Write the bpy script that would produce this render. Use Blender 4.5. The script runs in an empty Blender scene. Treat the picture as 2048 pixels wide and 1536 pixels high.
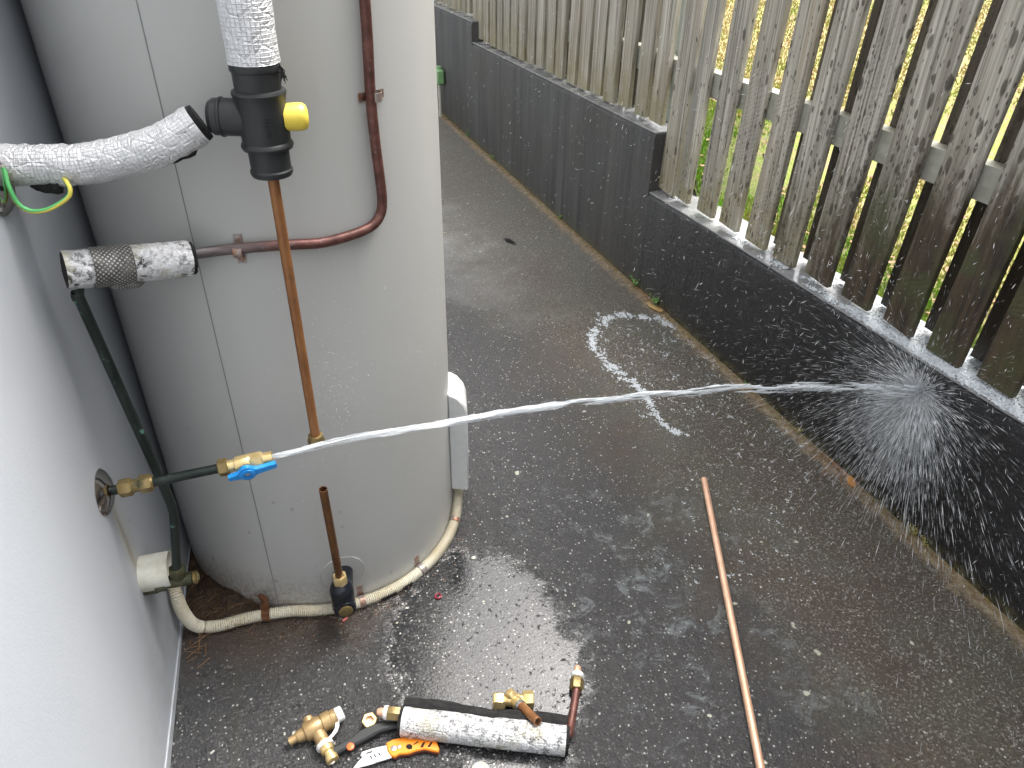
import bpy, math, random
import numpy as np
from mathutils import Vector, Matrix
random.seed(7); RNG = np.random.default_rng(11)
scene = bpy.context.scene
C = scene.collection

# ---------------------------------------------------------------- camera
CAM_H = 1.354
FPX = 1500.0; PW, PH = 2048.0, 1536.0
def _n(v): return v / np.linalg.norm(v)
_d = _n(np.array([985 - 1024.0, 3020 - 768.0, FPX]))
_v = np.array([280 - 1024.0, -245 - 768.0, FPX]); _v = _n(_v - _d * (_v @ _d))
M3 = np.array([np.cross(_v, -_d), _v, -_d])          # rows: world x, y, z seen from the camera
CO = np.array([0, 0, CAM_H])
cam_d = bpy.data.cameras.new('camera'); cam = bpy.data.objects.new('camera', cam_d); C.objects.link(cam)
cam_d.sensor_width = 36; cam_d.lens = 36 * FPX / PW; cam_d.clip_start = 0.02; cam_d.clip_end = 400
cam.matrix_world = Matrix(((M3[0,0], -M3[0,1], -M3[0,2], 0), (M3[1,0], -M3[1,1], -M3[1,2], 0),
                           (M3[2,0], -M3[2,1], -M3[2,2], CAM_H), (0, 0, 0, 1)))
scene.camera = cam

# ---------------------------------------------------------------- world, sun, exposure
SUN_EL, SUN_AZ = math.radians(62), math.radians(21)   # azimuth of the sun measured from +x (towards -y)
world = bpy.data.worlds.new('World'); scene.world = world; world.use_nodes = True
nt = world.node_tree; nt.nodes.clear()
sky = nt.nodes.new('ShaderNodeTexSky'); sky.sky_type = 'NISHITA'; sky.sun_disc = False
sky.sun_elevation = SUN_EL; sky.sun_rotation = math.pi / 2 - SUN_AZ
sky.air_density = 1.0; sky.dust_density = 9.0; sky.ozone_density = 1.0
hs = nt.nodes.new('ShaderNodeHueSaturation'); hs.inputs['Saturation'].default_value = 0.28
bg = nt.nodes.new('ShaderNodeBackground'); bg.inputs['Strength'].default_value = 0.15
wo = nt.nodes.new('ShaderNodeOutputWorld')
nt.links.new(sky.outputs[0], hs.inputs['Color']); nt.links.new(hs.outputs[0], bg.inputs['Color']); nt.links.new(bg.outputs[0], wo.inputs['Surface'])
sun_d = bpy.data.lights.new('sun', 'SUN'); sun_d.energy = 0.5; sun_d.angle = math.radians(20); sun_d.color = (1.0, 0.97, 0.93)
sun = bpy.data.objects.new('sun', sun_d); C.objects.link(sun)
sdir = Vector((math.cos(SUN_EL) * math.cos(SUN_AZ), math.cos(SUN_EL) * math.sin(SUN_AZ), math.sin(SUN_EL)))
sun.rotation_euler = sdir.to_track_quat('Z', 'Y').to_euler(); sun.location = (1, -2, 6)
scene.view_settings.view_transform = 'Standard'; scene.view_settings.look = 'None'
scene.view_settings.gamma = 1.0; scene.view_settings.use_curve_mapping = False
scene.view_settings.exposure = 1.64
scene.render.engine = 'CYCLES'
scene.cycles.use_denoising = True
scene.cycles.max_bounces = 8; scene.cycles.transparent_max_bounces = 24
scene.cycles.caustics_reflective = False; scene.cycles.caustics_refractive = False

# ---------------------------------------------------------------- photo pixel -> point on a real surface of the place
SL = 0.035                                             # the driveway climbs 3.5 % away from the camera
def ray(px, py): return _n(M3 @ np.array([px - 1024.0, py - 768.0, FPX]))
def ground(px, py, dz=0.0):
    r = ray(px, py); t = (dz - CAM_H) / (r[2] - SL * r[1]); return CO + t * r
def gz(x, y): return SL * y
def on_plane(px, py, n, p0):
    r = ray(px, py); n = np.array(n, float); return CO + r * (((np.array(p0, float) - CO) @ n) / (r @ n))
TR = 0.3200; TC = np.array([0.1163, 1.4658, 0.0])      # tank radius and axis
def on_tank(px, py, off=0.0):
    r = ray(px, py); o = CO - TC; rad = TR + off
    a = r[0]**2 + r[1]**2; b = 2 * (o[0]*r[0] + o[1]*r[1]); c = o[0]**2 + o[1]**2 - rad**2
    q = max(b*b - 4*a*c, 0); return CO + r * ((-b - math.sqrt(q)) / (2*a))
WA = ground(336, 1536); WB = ground(378, 1103)
WD = WB - WA; WD[2] = 0; WD = _n(WD); WN = np.array([WD[1], -WD[0], 0])   # house wall line and its outward normal
def on_wall(px, py, off=0.0): return on_plane(px, py, WN, WA + WN * off)
RWX = 1.449                                            # front face of the retaining wall
FX = 1.490                                             # front face of the pickets
X_, Y_, Z_ = np.array([1.,0,0]), np.array([0,1.,0]), np.array([0,0,1.])

# ---------------------------------------------------------------- materials
class NT:
    def __init__(s, name):
        s.m = bpy.data.materials.new(name); s.m.use_nodes = True; s.t = s.m.node_tree
        s.b = s.t.nodes['Principled BSDF']; s.out = s.t.nodes['Material Output']
    def n(s, typ, **kw):
        nd = s.t.nodes.new(typ)
        for k, v in kw.items():
            if hasattr(nd, k) and k not in ('Scale',): setattr(nd, k, v)
            else: nd.inputs[k.replace('_', ' ')].default_value = v
        return nd
    def l(s, a, b): s.t.links.new(a, b)
    def pos(s):
        if not hasattr(s, '_p'): s._p = s.n('ShaderNodeNewGeometry').outputs['Position']
        return s._p
    def uv(s): return s.n('ShaderNodeTexCoord').outputs['UV']
    def sc(s, v, xyz, rot=(0,0,0), loc=(0,0,0)):
        m = s.n('ShaderNodeMapping'); s.l(v, m.inputs['Vector'])
        m.inputs['Scale'].default_value = xyz; m.inputs['Rotation'].default_value = rot; m.inputs['Location'].default_value = loc
        return m.outputs[0]
    def noise(s, v, scale, detail=4, rough=0.55, dist=0.0):
        n = s.n('ShaderNodeTexNoise'); s.l(v, n.inputs['Vector'])
        n.inputs['Scale'].default_value = scale; n.inputs['Detail'].default_value = detail
        n.inputs['Roughness'].default_value = rough; n.inputs['Distortion'].default_value = dist
        return n.outputs['Fac']
    def vor(s, v, scale, out='Distance', feature='F1', rand=1.0):
        n = s.n('ShaderNodeTexVoronoi'); n.feature = feature; s.l(v, n.inputs['Vector'])
        n.inputs['Scale'].default_value = scale; n.inputs['Randomness'].default_value = rand
        return n.outputs[out]
    def ramp(s, f, a, b, v0=0.0, v1=1.0, smooth=False):
        n = s.n('ShaderNodeMapRange'); n.interpolation_type = 'SMOOTHSTEP' if smooth else 'LINEAR'
        s.l(f, n.inputs['Value'])
        for i, v in zip((1, 2, 3, 4), (a, b, v0, v1)): n.inputs[i].default_value = v
        return n.outputs[0]
    def math(s, op, a, b=None, clamp=False):
        n = s.n('ShaderNodeMath'); n.operation = op; n.use_clamp = clamp
        for i, v in enumerate((a, b)):
            if v is None: continue
            if isinstance(v, (int, float)): n.inputs[i].default_value = v
            else: s.l(v, n.inputs[i])
        return n.outputs[0]
    def mix(s, f, a, b, mode='MIX'):
        n = s.n('ShaderNodeMix'); n.data_type = 'RGBA'; n.blend_type = mode; n.clamp_factor = True
        for k, v in ((0, f), (6, a), (7, b)):
            if isinstance(v, (int, float)): n.inputs[k].default_value = v
            elif isinstance(v, (tuple, list)): n.inputs[k].default_value = (*v[:3], 1)
            else: s.l(v, n.inputs[k])
        return n.outputs[2]
    def xyz(s, v):
        n = s.n('ShaderNodeSeparateXYZ'); s.l(v, n.inputs[0]); return n.outputs
    def bump(s, h, dist=0.001, strength=1.0, prev=None):
        n = s.n('ShaderNodeBump'); s.l(h, n.inputs['Height']); n.inputs['Distance'].default_value = dist
        if isinstance(strength, (int, float)): n.inputs['Strength'].default_value = strength
        else: s.l(strength, n.inputs['Strength'])
        if prev is not None: s.l(prev, n.inputs['Normal'])
        s.l(n.outputs[0], s.b.inputs['Normal']); return n.outputs[0]
    def set(s, **kw):
        for k, v in kw.items():
            i = s.b.inputs[{'col': 'Base Color', 'rough': 'Roughness', 'metal': 'Metallic', 'ior': 'IOR', 'spec': 'Specular IOR Level',
                            'coat': 'Coat Weight', 'coatr': 'Coat Roughness', 'alpha': 'Alpha', 'trans': 'Transmission Weight', 'sss': 'Subsurface Weight'}[k]]
            if isinstance(v, (int, float)): i.default_value = v
            elif isinstance(v, (tuple, list)): i.default_value = (*v[:3], 1)
            else: s.l(v, i)
        return s
def dist_to(m, p, sc=(1,1,1)):
    """distance of the shading point to a place, per-axis scaled"""
    s = m.n('ShaderNodeVectorMath'); s.operation = 'SUBTRACT'; m.l(m.pos(), s.inputs[0]); s.inputs[1].default_value = p
    k = m.n('ShaderNodeVectorMath'); k.operation = 'MULTIPLY'; m.l(s.outputs[0], k.inputs[0]); k.inputs[1].default_value = sc
    q = m.n('ShaderNodeVectorMath'); q.operation = 'LENGTH'; m.l(k.outputs[0], q.inputs[0]); return q.outputs['Value']

SPLASH = (RWX, 0.973, 0.377)

def mat_driveway():
    m = NT('wet_black_driveway'); p = m.pos(); x, y, z = m.xyz(p)
    big = m.noise(p, 2.3, 4, 0.6); mid = m.noise(p, 9, 5, 0.6); fine = m.noise(p, 260, 3, 0.6); grit = m.noise(p, 120, 4, 0.7)
    col = m.mix(m.ramp(fine, .35, .7), (.005, .005, .0055), (.034, .034, .036))
    def cells(sc, lo, hi, a, c_):
        v = m.n('ShaderNodeTexVoronoi'); m.l(p, v.inputs['Vector']); v.inputs['Scale'].default_value = sc
        r1 = m.xyz(v.outputs['Color'])[0]
        return m.math('MULTIPLY', m.math('MULTIPLY', m.ramp(r1, lo, hi), m.ramp(v.outputs['Distance'], .55, .30)), a), c_
    f_, c_ = cells(250, .45, 1.0, .85, (.075, .075, .074)); col = m.mix(f_, col, c_)
    f_, c_ = cells(170, .72, 1.0, .8, (.14, .14, .13)); col = m.mix(f_, col, c_)
    # old dark joint line running toward the camera
    ja, jb = ground(477, 1310), ground(470, 1536); kx = (jb[0]-ja[0])/(jb[1]-ja[1])
    jd = m.math('ABSOLUTE', m.math('SUBTRACT', m.math('SUBTRACT', x, float(ja[0])), m.math('MULTIPLY', m.math('SUBTRACT', y, float(ja[1])), float(kx))))
    jm = m.math('MULTIPLY', m.ramp(m.math('ADD', jd, m.math('MULTIPLY', grit, .003)), .0105, .0080), m.ramp(y, float(ja[1])+.01, float(ja[1])-.02))
    col = m.mix(m.math('MULTIPLY', jm, .8), col, (.028, .027, .022))
    # sun-bleached, drying concrete farther up the drive and along the retaining wall
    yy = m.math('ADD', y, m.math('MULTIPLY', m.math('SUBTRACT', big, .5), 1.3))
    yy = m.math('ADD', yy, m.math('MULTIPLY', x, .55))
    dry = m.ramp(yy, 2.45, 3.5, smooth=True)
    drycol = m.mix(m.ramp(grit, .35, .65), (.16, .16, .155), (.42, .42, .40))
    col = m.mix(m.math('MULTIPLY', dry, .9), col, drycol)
    # brown-olive film near the wall
    edge = m.ramp(m.math('ADD', x, m.math('MULTIPLY', m.math('SUBTRACT', mid, .5), .6)), .72, 1.10, smooth=True)
    brown = m.mix(m.ramp(m.noise(p, 5, 3), .4, .62), (.058, .036, .014), (.066, .058, .030))
    col = m.mix(m.math('MULTIPLY', m.math('MULTIPLY', edge, .9), m.ramp(grit, .25, .6, .45, 1)), col, brown)
    # exposed pale aggregate: three sizes
    for sc, lo, hi, dens, c in ((62, .0, .17, .58, (.46, .46, .39)), (120, .0, .30, .50, (.40, .40, .37)), (24, .0, .15, .66, (.50, .50, .40))):
        wv = m.n('ShaderNodeVectorMath'); wv.operation = 'ADD'; m.l(p, wv.inputs[0])
        nz = m.n('ShaderNodeTexNoise'); m.l(p, nz.inputs['Vector']); nz.inputs['Scale'].default_value = sc * 1.6
        k = m.n('ShaderNodeVectorMath'); k.operation = 'SCALE'; m.l(nz.outputs['Color'], k.inputs[0]); k.inputs['Scale'].default_value = .5 / sc
        m.l(k.outputs[0], wv.inputs[1])
        v = m.n('ShaderNodeTexVoronoi'); m.l(wv.outputs[0], v.inputs['Vector']); v.inputs['Scale'].default_value = sc
        rnd = m.xyz(v.outputs['Color'])[0]
        rad = m.ramp(rnd, dens, 1.0, lo, hi)
        spot = m.ramp(m.math('SUBTRACT', rad, v.outputs['Distance']), 0, .05)
        col = m.mix(spot, col, c)
    # chalky water marks
    st = m.ramp(m.noise(m.sc(p, (1, 1, 1), loc=(3, 1, 0)), 17, 8, .75, .7), .52, .66)
    reg = m.math('MULTIPLY', m.ramp(m.noise(p, 5, 3), .40, .58), m.ramp(dist_to(m, (.72, .86, .03), (1, .8, 0)), .50, .22))
    far_from_edge = m.ramp(x, .48, .62)
    stain = m.math('MULTIPLY', m.math('MULTIPLY', st, reg), m.math('MULTIPLY', far_from_edge, .62))
    col = m.mix(stain, col, (.26, .29, .30))
    # bright grit in the zone the splash drains over
    zone = m.ramp(m.math('ADD', x, m.math('MULTIPLY', big, .3)), 1.0, 1.25, smooth=True)
    col = m.mix(m.math('MULTIPLY', zone, m.ramp(m.noise(p, 170, 3, .7), .53, .66, 0, .60)), col, (.38, .37, .32))
    # rusty lichen right against the wall foot
    lic = m.ramp(m.math('ADD', x, m.math('MULTIPLY', m.math('SUBTRACT', m.noise(p, 26, 4, .7), .5), .10)), 1.385, 1.43, smooth=True)
    liccol = m.mix(m.ramp(m.noise(p, 70, 4, .7), .38, .62), (.20, .115, .045), (.42, .33, .20))
    col = m.mix(m.math('MULTIPLY', lic, .85), col, liccol)
    # brown silt washed out round the tank foot
    silt = m.ramp(m.math('ADD', dist_to(m, (-.03, 1.20, .04), (1, 1.45, 1)), m.math('MULTIPLY', m.math('SUBTRACT', mid, .5), .25)), .30, .12, smooth=True)
    col = m.mix(m.math('MULTIPLY', silt, m.ramp(grit, .3, .6, .55, 1)), col, (.050, .026, .010))
    # standing water: smooth film with a few grains breaking it
    pd = m.math('ADD', dist_to(m, (.34, .93, .033), (2.2, 1.50, 0)), m.math('MULTIPLY', m.math('SUBTRACT', m.noise(p, 18, 5, .7), .5), .42))
    pool = m.ramp(pd, .48, .36, smooth=True)
    grains = m.ramp(m.noise(p, 95, 3, .6), .60, .66)
    film = m.math('MULTIPLY', pool, m.math('SUBTRACT', 1.0, grains), clamp=True)
    rgh = m.ramp(dry, 0, 1, .11, .75)
    rgh = m.math('MULTIPLY', rgh, m.ramp(film, 0, 1, 1, .2))
    m.set(col=col, rough=rgh, ior=m.ramp(film, 0, 1, 1.80, 1.60))
    h = m.math('ADD', m.math('MULTIPLY', m.noise(p, 170, 4, .62), 1.0), m.math('MULTIPLY', m.noise(p, 50, 3, .5), .6))
    m.bump(h, .0085, m.math('ADD', .06, m.math('MULTIPLY', m.math('SUBTRACT', 1.0, film), .80)))
    return m.m

def mat_retaining():
    m = NT('black_painted_render'); p = m.pos(); x, y, z = m.xyz(p)
    streak = m.noise(m.sc(p, (1, 26, 1.6)), 1.0, 5, .6)
    col = m.mix(m.ramp(streak, .35, .7), (.048, .049, .050), (.105, .104, .100))
    blot = m.noise(p, 3.2, 4, .6)
    col = m.mix(m.ramp(blot, .45, .65, 0, .5), col, (.060, .054, .045))
    wet = m.ramp(m.math('ADD', dist_to(m, (RWX, .8, .1), (1, .62, 1)), m.math('MULTIPLY', blot, .25)), 1.35, .55, smooth=True)
    col = m.mix(wet, col, (.011, .0115, .013))
    col = m.mix(m.math('MULTIPLY', m.ramp(m.noise(p, 55, 4, .7), .56, .72), .55), col, (.10, .10, .098))
    v = m.n('ShaderNodeTexVoronoi'); m.l(p, v.inputs['Vector']); v.inputs['Scale'].default_value = 150
    fk = m.math('MULTIPLY', m.ramp(m.xyz(v.outputs['Color'])[0], .55, 1.0), m.ramp(v.outputs['Distance'], .5, .25))
    col = m.mix(m.math('MULTIPLY', fk, m.ramp(y, 2.6, 1.6, .1, .6)), col, (.12, .12, .118))
    foot = m.ramp(m.math('SUBTRACT', z, m.math('MULTIPLY', y, SL)), .035, .0)
    col = m.mix(m.math('MULTIPLY', foot, m.ramp(m.noise(p, 40, 4, .7), .4, .6)), col, (.10, .09, .035))
    m.set(col=col, rough=m.ramp(wet, 0, 1, .62, .20), ior=1.5)
    m.bump(m.math('ADD', m.noise(p, 75, 5, .65), m.math('MULTIPLY', m.noise(p, 18, 3), .8)), .006, m.ramp(wet, 0, 1, .30, .95))
    return m.m

def mat_capping():
    m = NT('wet_grey_concrete'); p = m.pos()
    n = m.noise(p, 9, 6, .65); col = m.mix(m.ramp(n, .38, .62), (.21, .215, .215), (.29, .295, .295))
    col = m.mix(m.ramp(m.noise(p, 60, 3, .7), .62, .7), col, (.06, .055, .045))
    m.set(col=col, rough=m.ramp(m.noise(p, 6, 3), .4, .6, .08, .32), ior=1.6)
    m.bump(m.noise(p, 45, 4, .6), .002, .35); return m.m

def mat_house():
    m = NT('pale_grey_render'); p = m.pos(); x, y, z = m.xyz(p)
    col = m.mix(m.ramp(m.noise(p, 1.6, 5, .6), .3, .7), (.455, .49, .535), (.52, .545, .58))
    # thin tan run below the pipe collar and grime low down
    run = m.ramp(dist_to(m, (-.240, 1.100, .40), (0, 26, 5.5)), 1.0, .2, smooth=True)
    col = m.mix(m.math('MULTIPLY', run, m.ramp(m.noise(m.sc(p, (1, 60, 3)), 1, 3), .4, .65, .1, .5)), col, (.46, .37, .20))
    low = m.ramp(z, .30, .02)
    col = m.mix(m.math('MULTIPLY', low, m.ramp(m.noise(p, 14, 5, .7), .45, .75, 0, .55)), col, (.34, .32, .27))
    spots = m.ramp(m.vor(p, 9), .035, .02); col = m.mix(m.math('MULTIPLY', spots, .5), col, (.2, .18, .15))
    m.set(col=col, rough=.55)
    m.bump(m.math('ADD', m.noise(p, 240, 3, .6), m.math('MULTIPLY', m.noise(p, 60, 2), .7)), .0009, .30); return m.m

def mat_tank():
    m = NT('light_grey_painted_steel'); p = m.pos(); x, y, z = m.xyz(p)
    col = m.mix(m.ramp(m.noise(p, 1.2, 3), .3, .7), (.485, .487, .468), (.515, .515, .495))
    low = m.ramp(z, .62, .05, 0, 1)
    left = m.ramp(x, .22, -.15, 0, 1)
    v = m.n('ShaderNodeTexVoronoi'); m.l(m.sc(p, (1, 1, .75)), v.inputs['Vector']); v.inputs['Scale'].default_value = 34
    rnd = m.xyz(v.outputs['Color'])[0]
    spot = m.ramp(m.math('SUBTRACT', m.ramp(rnd, .66, 1, 0, .20), v.outputs['Distance']), 0, .03)
    col = m.mix(m.math('MULTIPLY', m.math('MULTIPLY', spot, .75), m.math('MULTIPLY', low, m.math('ADD', left, .25, True))), col, (.20, .16, .10))
    foot = m.ramp(m.math('ADD', z, m.math('MULTIPLY', m.noise(p, 30, 5, .7), .10)), .21, .10)
    col = m.mix(m.math('MULTIPLY', m.math('MULTIPLY', foot, left), m.ramp(m.noise(p, 110, 4, .7), .36, .60)), col, (.20, .13, .07))
    rim = m.ramp(m.math('ADD', z, m.math('MULTIPLY', m.noise(p, 40, 4, .7), .03)), .062, .045)
    col = m.mix(m.math('MULTIPLY', rim, .8), col, (.12, .075, .04))
    m.set(col=col, rough=.36, ior=1.45); m.bump(m.noise(p, 6, 2), .002, .12); return m.m

def mat_wood(name, back=False):
    m = NT(name); p = m.pos(); x, y, z = m.xyz(p)
    rnd = m.n('ShaderNodeObjectInfo').outputs['Random']
    off = m.n('ShaderNodeCombineXYZ'); m.l(m.math('MULTIPLY', rnd, 37.0), off.inputs[2]); m.l(m.math('MULTIPLY', rnd, 11.0), off.inputs[0])
    pv = m.n('ShaderNodeVectorMath'); pv.operation = 'ADD'; m.l(p, pv.inputs[0]); m.l(off.outputs[0], pv.inputs[1]); pv = pv.outputs[0]
    grain = m.noise(m.sc(pv, (70, 120, 2.2)), 1.0, 5, .6, .25)
    broad = m.noise(m.sc(pv, (12, 26, 1.1)), 1.0, 4, .55, .3)
    col = m.mix(m.ramp(grain, .34, .66), (.14, .125, .10), (.60, .57, .485))
    tint = m.mix(rnd, (.24, .235, .205), (.38, .32, .225))
    col = m.mix(m.ramp(broad, .42, .62, 0, .65), col, tint)
    # diagonal saw marks
    w = m.n('ShaderNodeTexWave'); w.wave_type = 'BANDS'; w.bands_direction = 'Z'
    m.l(m.sc(pv, (1, 1, 1), rot=(math.radians(28), 0, 0)), w.inputs['Vector'])
    w.inputs['Scale'].default_value = 27; w.inputs['Distortion'].default_value = 5.5; w.inputs['Detail'].default_value = 3; w.inputs['Detail Scale'].default_value = 1.3
    sawmask = m.math('MULTIPLY', m.math('MULTIPLY', m.ramp(m.noise(pv, 4, 2), .42, .58), m.ramp(y, 2.4, 1.6)), m.ramp(rnd, .15, .45, .25, 1))
    col = m.mix(m.math('MULTIPLY', m.math('MULTIPLY', m.ramp(w.outputs['Fac'], .1, .6), sawmask), .30), col, (.46, .45, .42))
    # fine cracks
    cr = m.ramp(m.noise(m.sc(pv, (160, 230, 3.2)), 1.0, 3, .5, .1), .30, .36, 1, 0)
    col = m.mix(m.math('MULTIPLY', cr, .7), col, (.035, .030, .024))
    # olive-yellow algae near the foot of each paling
    base = m.math('SUBTRACT', z, m.ramp(y, 2.20, 2.22, .46, .66))
    alg = m.math('MULTIPLY', m.ramp(base, .30, .0, smooth=True), m.ramp(m.noise(pv, 11, 4, .6), .32, .62))
    col = m.mix(m.math('MULTIPLY', alg, .75), col, m.mix(m.noise(pv, 30, 3), (.20, .17, .075), (.30, .27, .13)))
    # spatter spots getting denser toward the splash, then soaked through
    d = dist_to(m, (FX, .72, .44), (1, .62, 1.05))
    for sc, th in ((55, .32), (105, .32), (26, .24)):
        v = m.n('ShaderNodeTexVoronoi'); m.l(m.sc(pv, (1, 1.35, .52), rot=(.35, 0, 0)), v.inputs['Vector']); v.inputs['Scale'].default_value = sc
        r1 = m.xyz(v.outputs['Color'])[1]
        dens = m.ramp(d, .35, 1.30, .25, .98)
        rad = m.math('MULTIPLY', m.math('SUBTRACT', r1, dens), 1.1)
        spot = m.ramp(m.math('SUBTRACT', m.math('MINIMUM', rad, th), v.outputs['Distance']), -.03, .05)
        col = m.mix(m.math('MULTIPLY', spot, .80), col, (.065, .055, .042))
    dn = m.math('ADD', d, m.math('MULTIPLY', m.math('SUBTRACT', m.noise(m.sc(pv, (20, 26, 5)), 1.0, 5, .7), .5), .55))
    wet = m.ramp(dn, .60, .36, smooth=True)
    soaked = m.mix(m.ramp(m.noise(m.sc(pv, (20, 60, 4)), 1.0, 4), .35, .65), (.016, .010, .005), (.070, .045, .022))
    soaked = m.mix(m.ramp(m.noise(pv, 8, 3), .48, .62), soaked, (.050, .052, .016))
    soaked = m.mix(m.math('MULTIPLY', m.ramp(rnd, .5, .9), .5), soaked, (.075, .036, .020))
    col = m.mix(m.math('MULTIPLY', wet, .97), col, soaked)
    if back: col = m.mix(.80, col, (.030, .024, .019))  # rear row: shade from the front palings mixed into the colour
    m.set(col=col, rough=m.ramp(wet, 0, 1, .80, .55))
    m.bump(m.math('ADD', m.math('ADD', grain, m.math('MULTIPLY', w.outputs['Fac'], m.math('MULTIPLY', sawmask, .35))), m.math('MULTIPLY', cr, -.8)), .0022, .8)
    return m.m

def mat_simple(name, col, rough=.5, metal=0, bump=None, var=None, spec=None, vscale=60):
    m = NT(name); p = m.pos()
    c = col
    if var: c = m.mix(m.ramp(m.noise(p, vscale, 5, .65), .38, .64), col, var)
    m.set(col=c, rough=rough, metal=metal)
    if spec is not None: m.set(spec=spec)
    if bump: m.bump(m.noise(p, bump[0], 4, .6), bump[1], .8)
    return m.m

def mat_foil(name, dirty=0.0, grid=1.0):
    m = NT(name); p = m.pos(); uv = m.uv(); u, v, _ = m.xyz(uv)
    gu = m.math('ABSOLUTE', m.math('SUBTRACT', m.math('FRACT', m.math('MULTIPLY', u, 34.0)), .5))
    gv = m.math('ABSOLUTE', m.math('SUBTRACT', m.math('FRACT', m.math('MULTIPLY', v, 200.0)), .5))
    g = m.math('MAXIMUM', m.ramp(gu, .36, .5), m.ramp(gv, .36, .5))
    wr = m.noise(m.sc(p, (1, 1, 1)), 75, 5, .65, 1.1)
    wr2 = m.noise(p, 24, 3, .6, .8)
    creases = m.ramp(m.vor(m.sc(p, (1, 1, 1), rot=(.5, .7, .2)), 55, 'Distance', 'DISTANCE_TO_EDGE'), .0, .10)
    col = m.mix(m.ramp(wr, .3, .7), (.72, .73, .74), (.90, .90, .91))
    col = m.mix(m.math('MULTIPLY', m.math('MULTIPLY', g, m.ramp(wr2, .35, .55)), .30 * grid), col, (.25, .25, .26))
    if dirty:
        dn = m.ramp(m.noise(p, 95, 6, .78), .49, .56); dn2 = m.ramp(m.noise(p, 16, 3), .36, .58, .15, 1)
        col = m.mix(m.math('MULTIPLY', m.math('MULTIPLY', dn, dn2), dirty), col, (.035, .032, .028))
        col = m.mix(m.math('MULTIPLY', m.ramp(m.noise(p, 22, 4, .6), .52, .68), dirty * .7), col, (.50, .46, .30))
    m.set(col=col, rough=.38, metal=.35 if not dirty else .2)
    h = m.math('ADD', m.math('ADD', wr, m.math('MULTIPLY', wr2, 1.3)), m.math('ADD', m.math('MULTIPLY', g, .22 * grid), m.math('MULTIPLY', creases, .35)))
    m.bump(h, .0034, .9); return m.m

def mat_copper(name, a, b, rough=.35, metal=.9, patina=None, scale=45, pth=(.55, .68)):
    m = NT(name); p = m.pos()
    col = m.mix(m.ramp(m.noise(m.sc(p, (1, 1, .35)), scale, 5, .65), .35, .66), a, b)
    mt = metal
    if patina:
        pm = m.ramp(m.noise(p, 38, 5, .7), *pth)
        col = m.mix(pm, col, patina); mt = m.ramp(pm, 0, 1, metal, .1)
    m.set(col=col, rough=rough, metal=mt); m.bump(m.noise(p, 300, 3), .0004, .6); return m.m

def mat_water(name, col=(.93, .96, .98), a0=.35, a1=.95, stretch=(6, 60, 60), rough=.12):
    m = NT(name); p = m.pos()
    n = m.noise(m.sc(p, stretch), 1.0, 4, .6)
    m.set(col=col, rough=rough, alpha=m.ramp(n, .36, .64, a0, a1), ior=1.33)
    m.bump(n, .003, .7); return m.m

def mat_grass():
    m = NT('dry_and_green_grass'); p = m.pos()
    col = m.mix(m.ramp(m.noise(p, 1.6, 4, .6), .42, .60), (.44, .40, .15), (.30, .37, .07))
    col = m.mix(m.ramp(m.noise(p, 60, 3, .7), .45, .62), col, (.47, .34, .17))
    col = m.mix(m.math('MULTIPLY', m.ramp(m.xyz(p)[0], 2.3, 1.75), m.ramp(m.noise(p, 6, 3), .36, .58)), col, (.22, .42, .04))
    m.set(col=col, rough=.7); return m.m
def mat_lawn_soil():
    m = NT('lawn_thatch'); p = m.pos()
    col = m.mix(m.ramp(m.noise(p, 1.6, 4, .6), .42, .60), (.40, .36, .14), (.26, .33, .06))
    col = m.mix(m.ramp(m.noise(p, 40, 5, .7), .46, .62), col, (.40, .27, .17))
    col = m.mix(m.math('MULTIPLY', m.ramp(m.xyz(p)[0], 2.1, 1.7), .8), col, (.05, .085, .015))
    m.set(col=col, rough=.9); m.bump(m.noise(p, 90, 4, .7), .01, .9); return m.m

M = {}
M['drive'] = mat_driveway(); M['retain'] = mat_retaining(); M['cap'] = mat_capping(); M['house'] = mat_house(); M['tank'] = mat_tank()
M['wood'] = mat_wood('weathered_paling_wood'); M['wood_back'] = mat_wood('shade_toned_paling_wood', True)
M['wood_rail'] = mat_simple('grey_green_rail_wood', (.30, .30, .245), .8, bump=(60, .002), var=(.40, .40, .34), vscale=22)
M['foil'] = mat_foil('silver_foil_wrap'); M['foil_dirty'] = mat_foil('old_flaking_foil', 1.0, .3); M['foil_offcut'] = mat_foil('grubby_foil', .8, 1.0)
M['foam'] = mat_simple('black_foam', (.010, .010, .011), .95, bump=(240, .004), var=(.024, .023, .022))
M['blackplastic'] = mat_simple('matt_black_plastic', (.016, .018, .019), .46, bump=(60, .0004), var=(.026, .028, .029), vscale=25)
M['gloss_black'] = mat_simple('wet_black_plastic', (.012, .014, .020), .16)
M['yellow'] = mat_simple('yellow_plastic', (.85, .66, .09), .38)
M['blue'] = mat_simple('blue_plastic', (.02, .30, .80), .32)
M['orange'] = mat_simple('orange_plastic', (.95, .28, .015), .36)
M['white_paint'] = mat_simple('white_paint', (.72, .73, .72), .40, var=(.66, .67, .66))
M['chrome'] = mat_simple('tarnished_chrome', (.55, .53, .51), .14, 1.0, var=(.42, .40, .38), vscale=12)
M['steel'] = mat_simple('brushed_steel', (.60, .60, .60), .32, .85, var=(.46, .46, .47))
M['brass_new'] = mat_copper('bright_brass', (.80, .58, .24), (.90, .72, .38), .28, .65)
M['brass_old'] = mat_copper('dull_brass', (.20, .145, .055), (.36, .27, .12), .40, .6, (.07, .07, .04))
M['bronze'] = mat_copper('cast_bronze', (.36, .24, .11), (.48, .34, .17), .40, .5, (.34, .25, .14), pth=(.56, .72))
M['copper_new'] = mat_copper('clean_copper', (.86, .50, .33), (.94, .62, .44), .38, .45)
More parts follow.
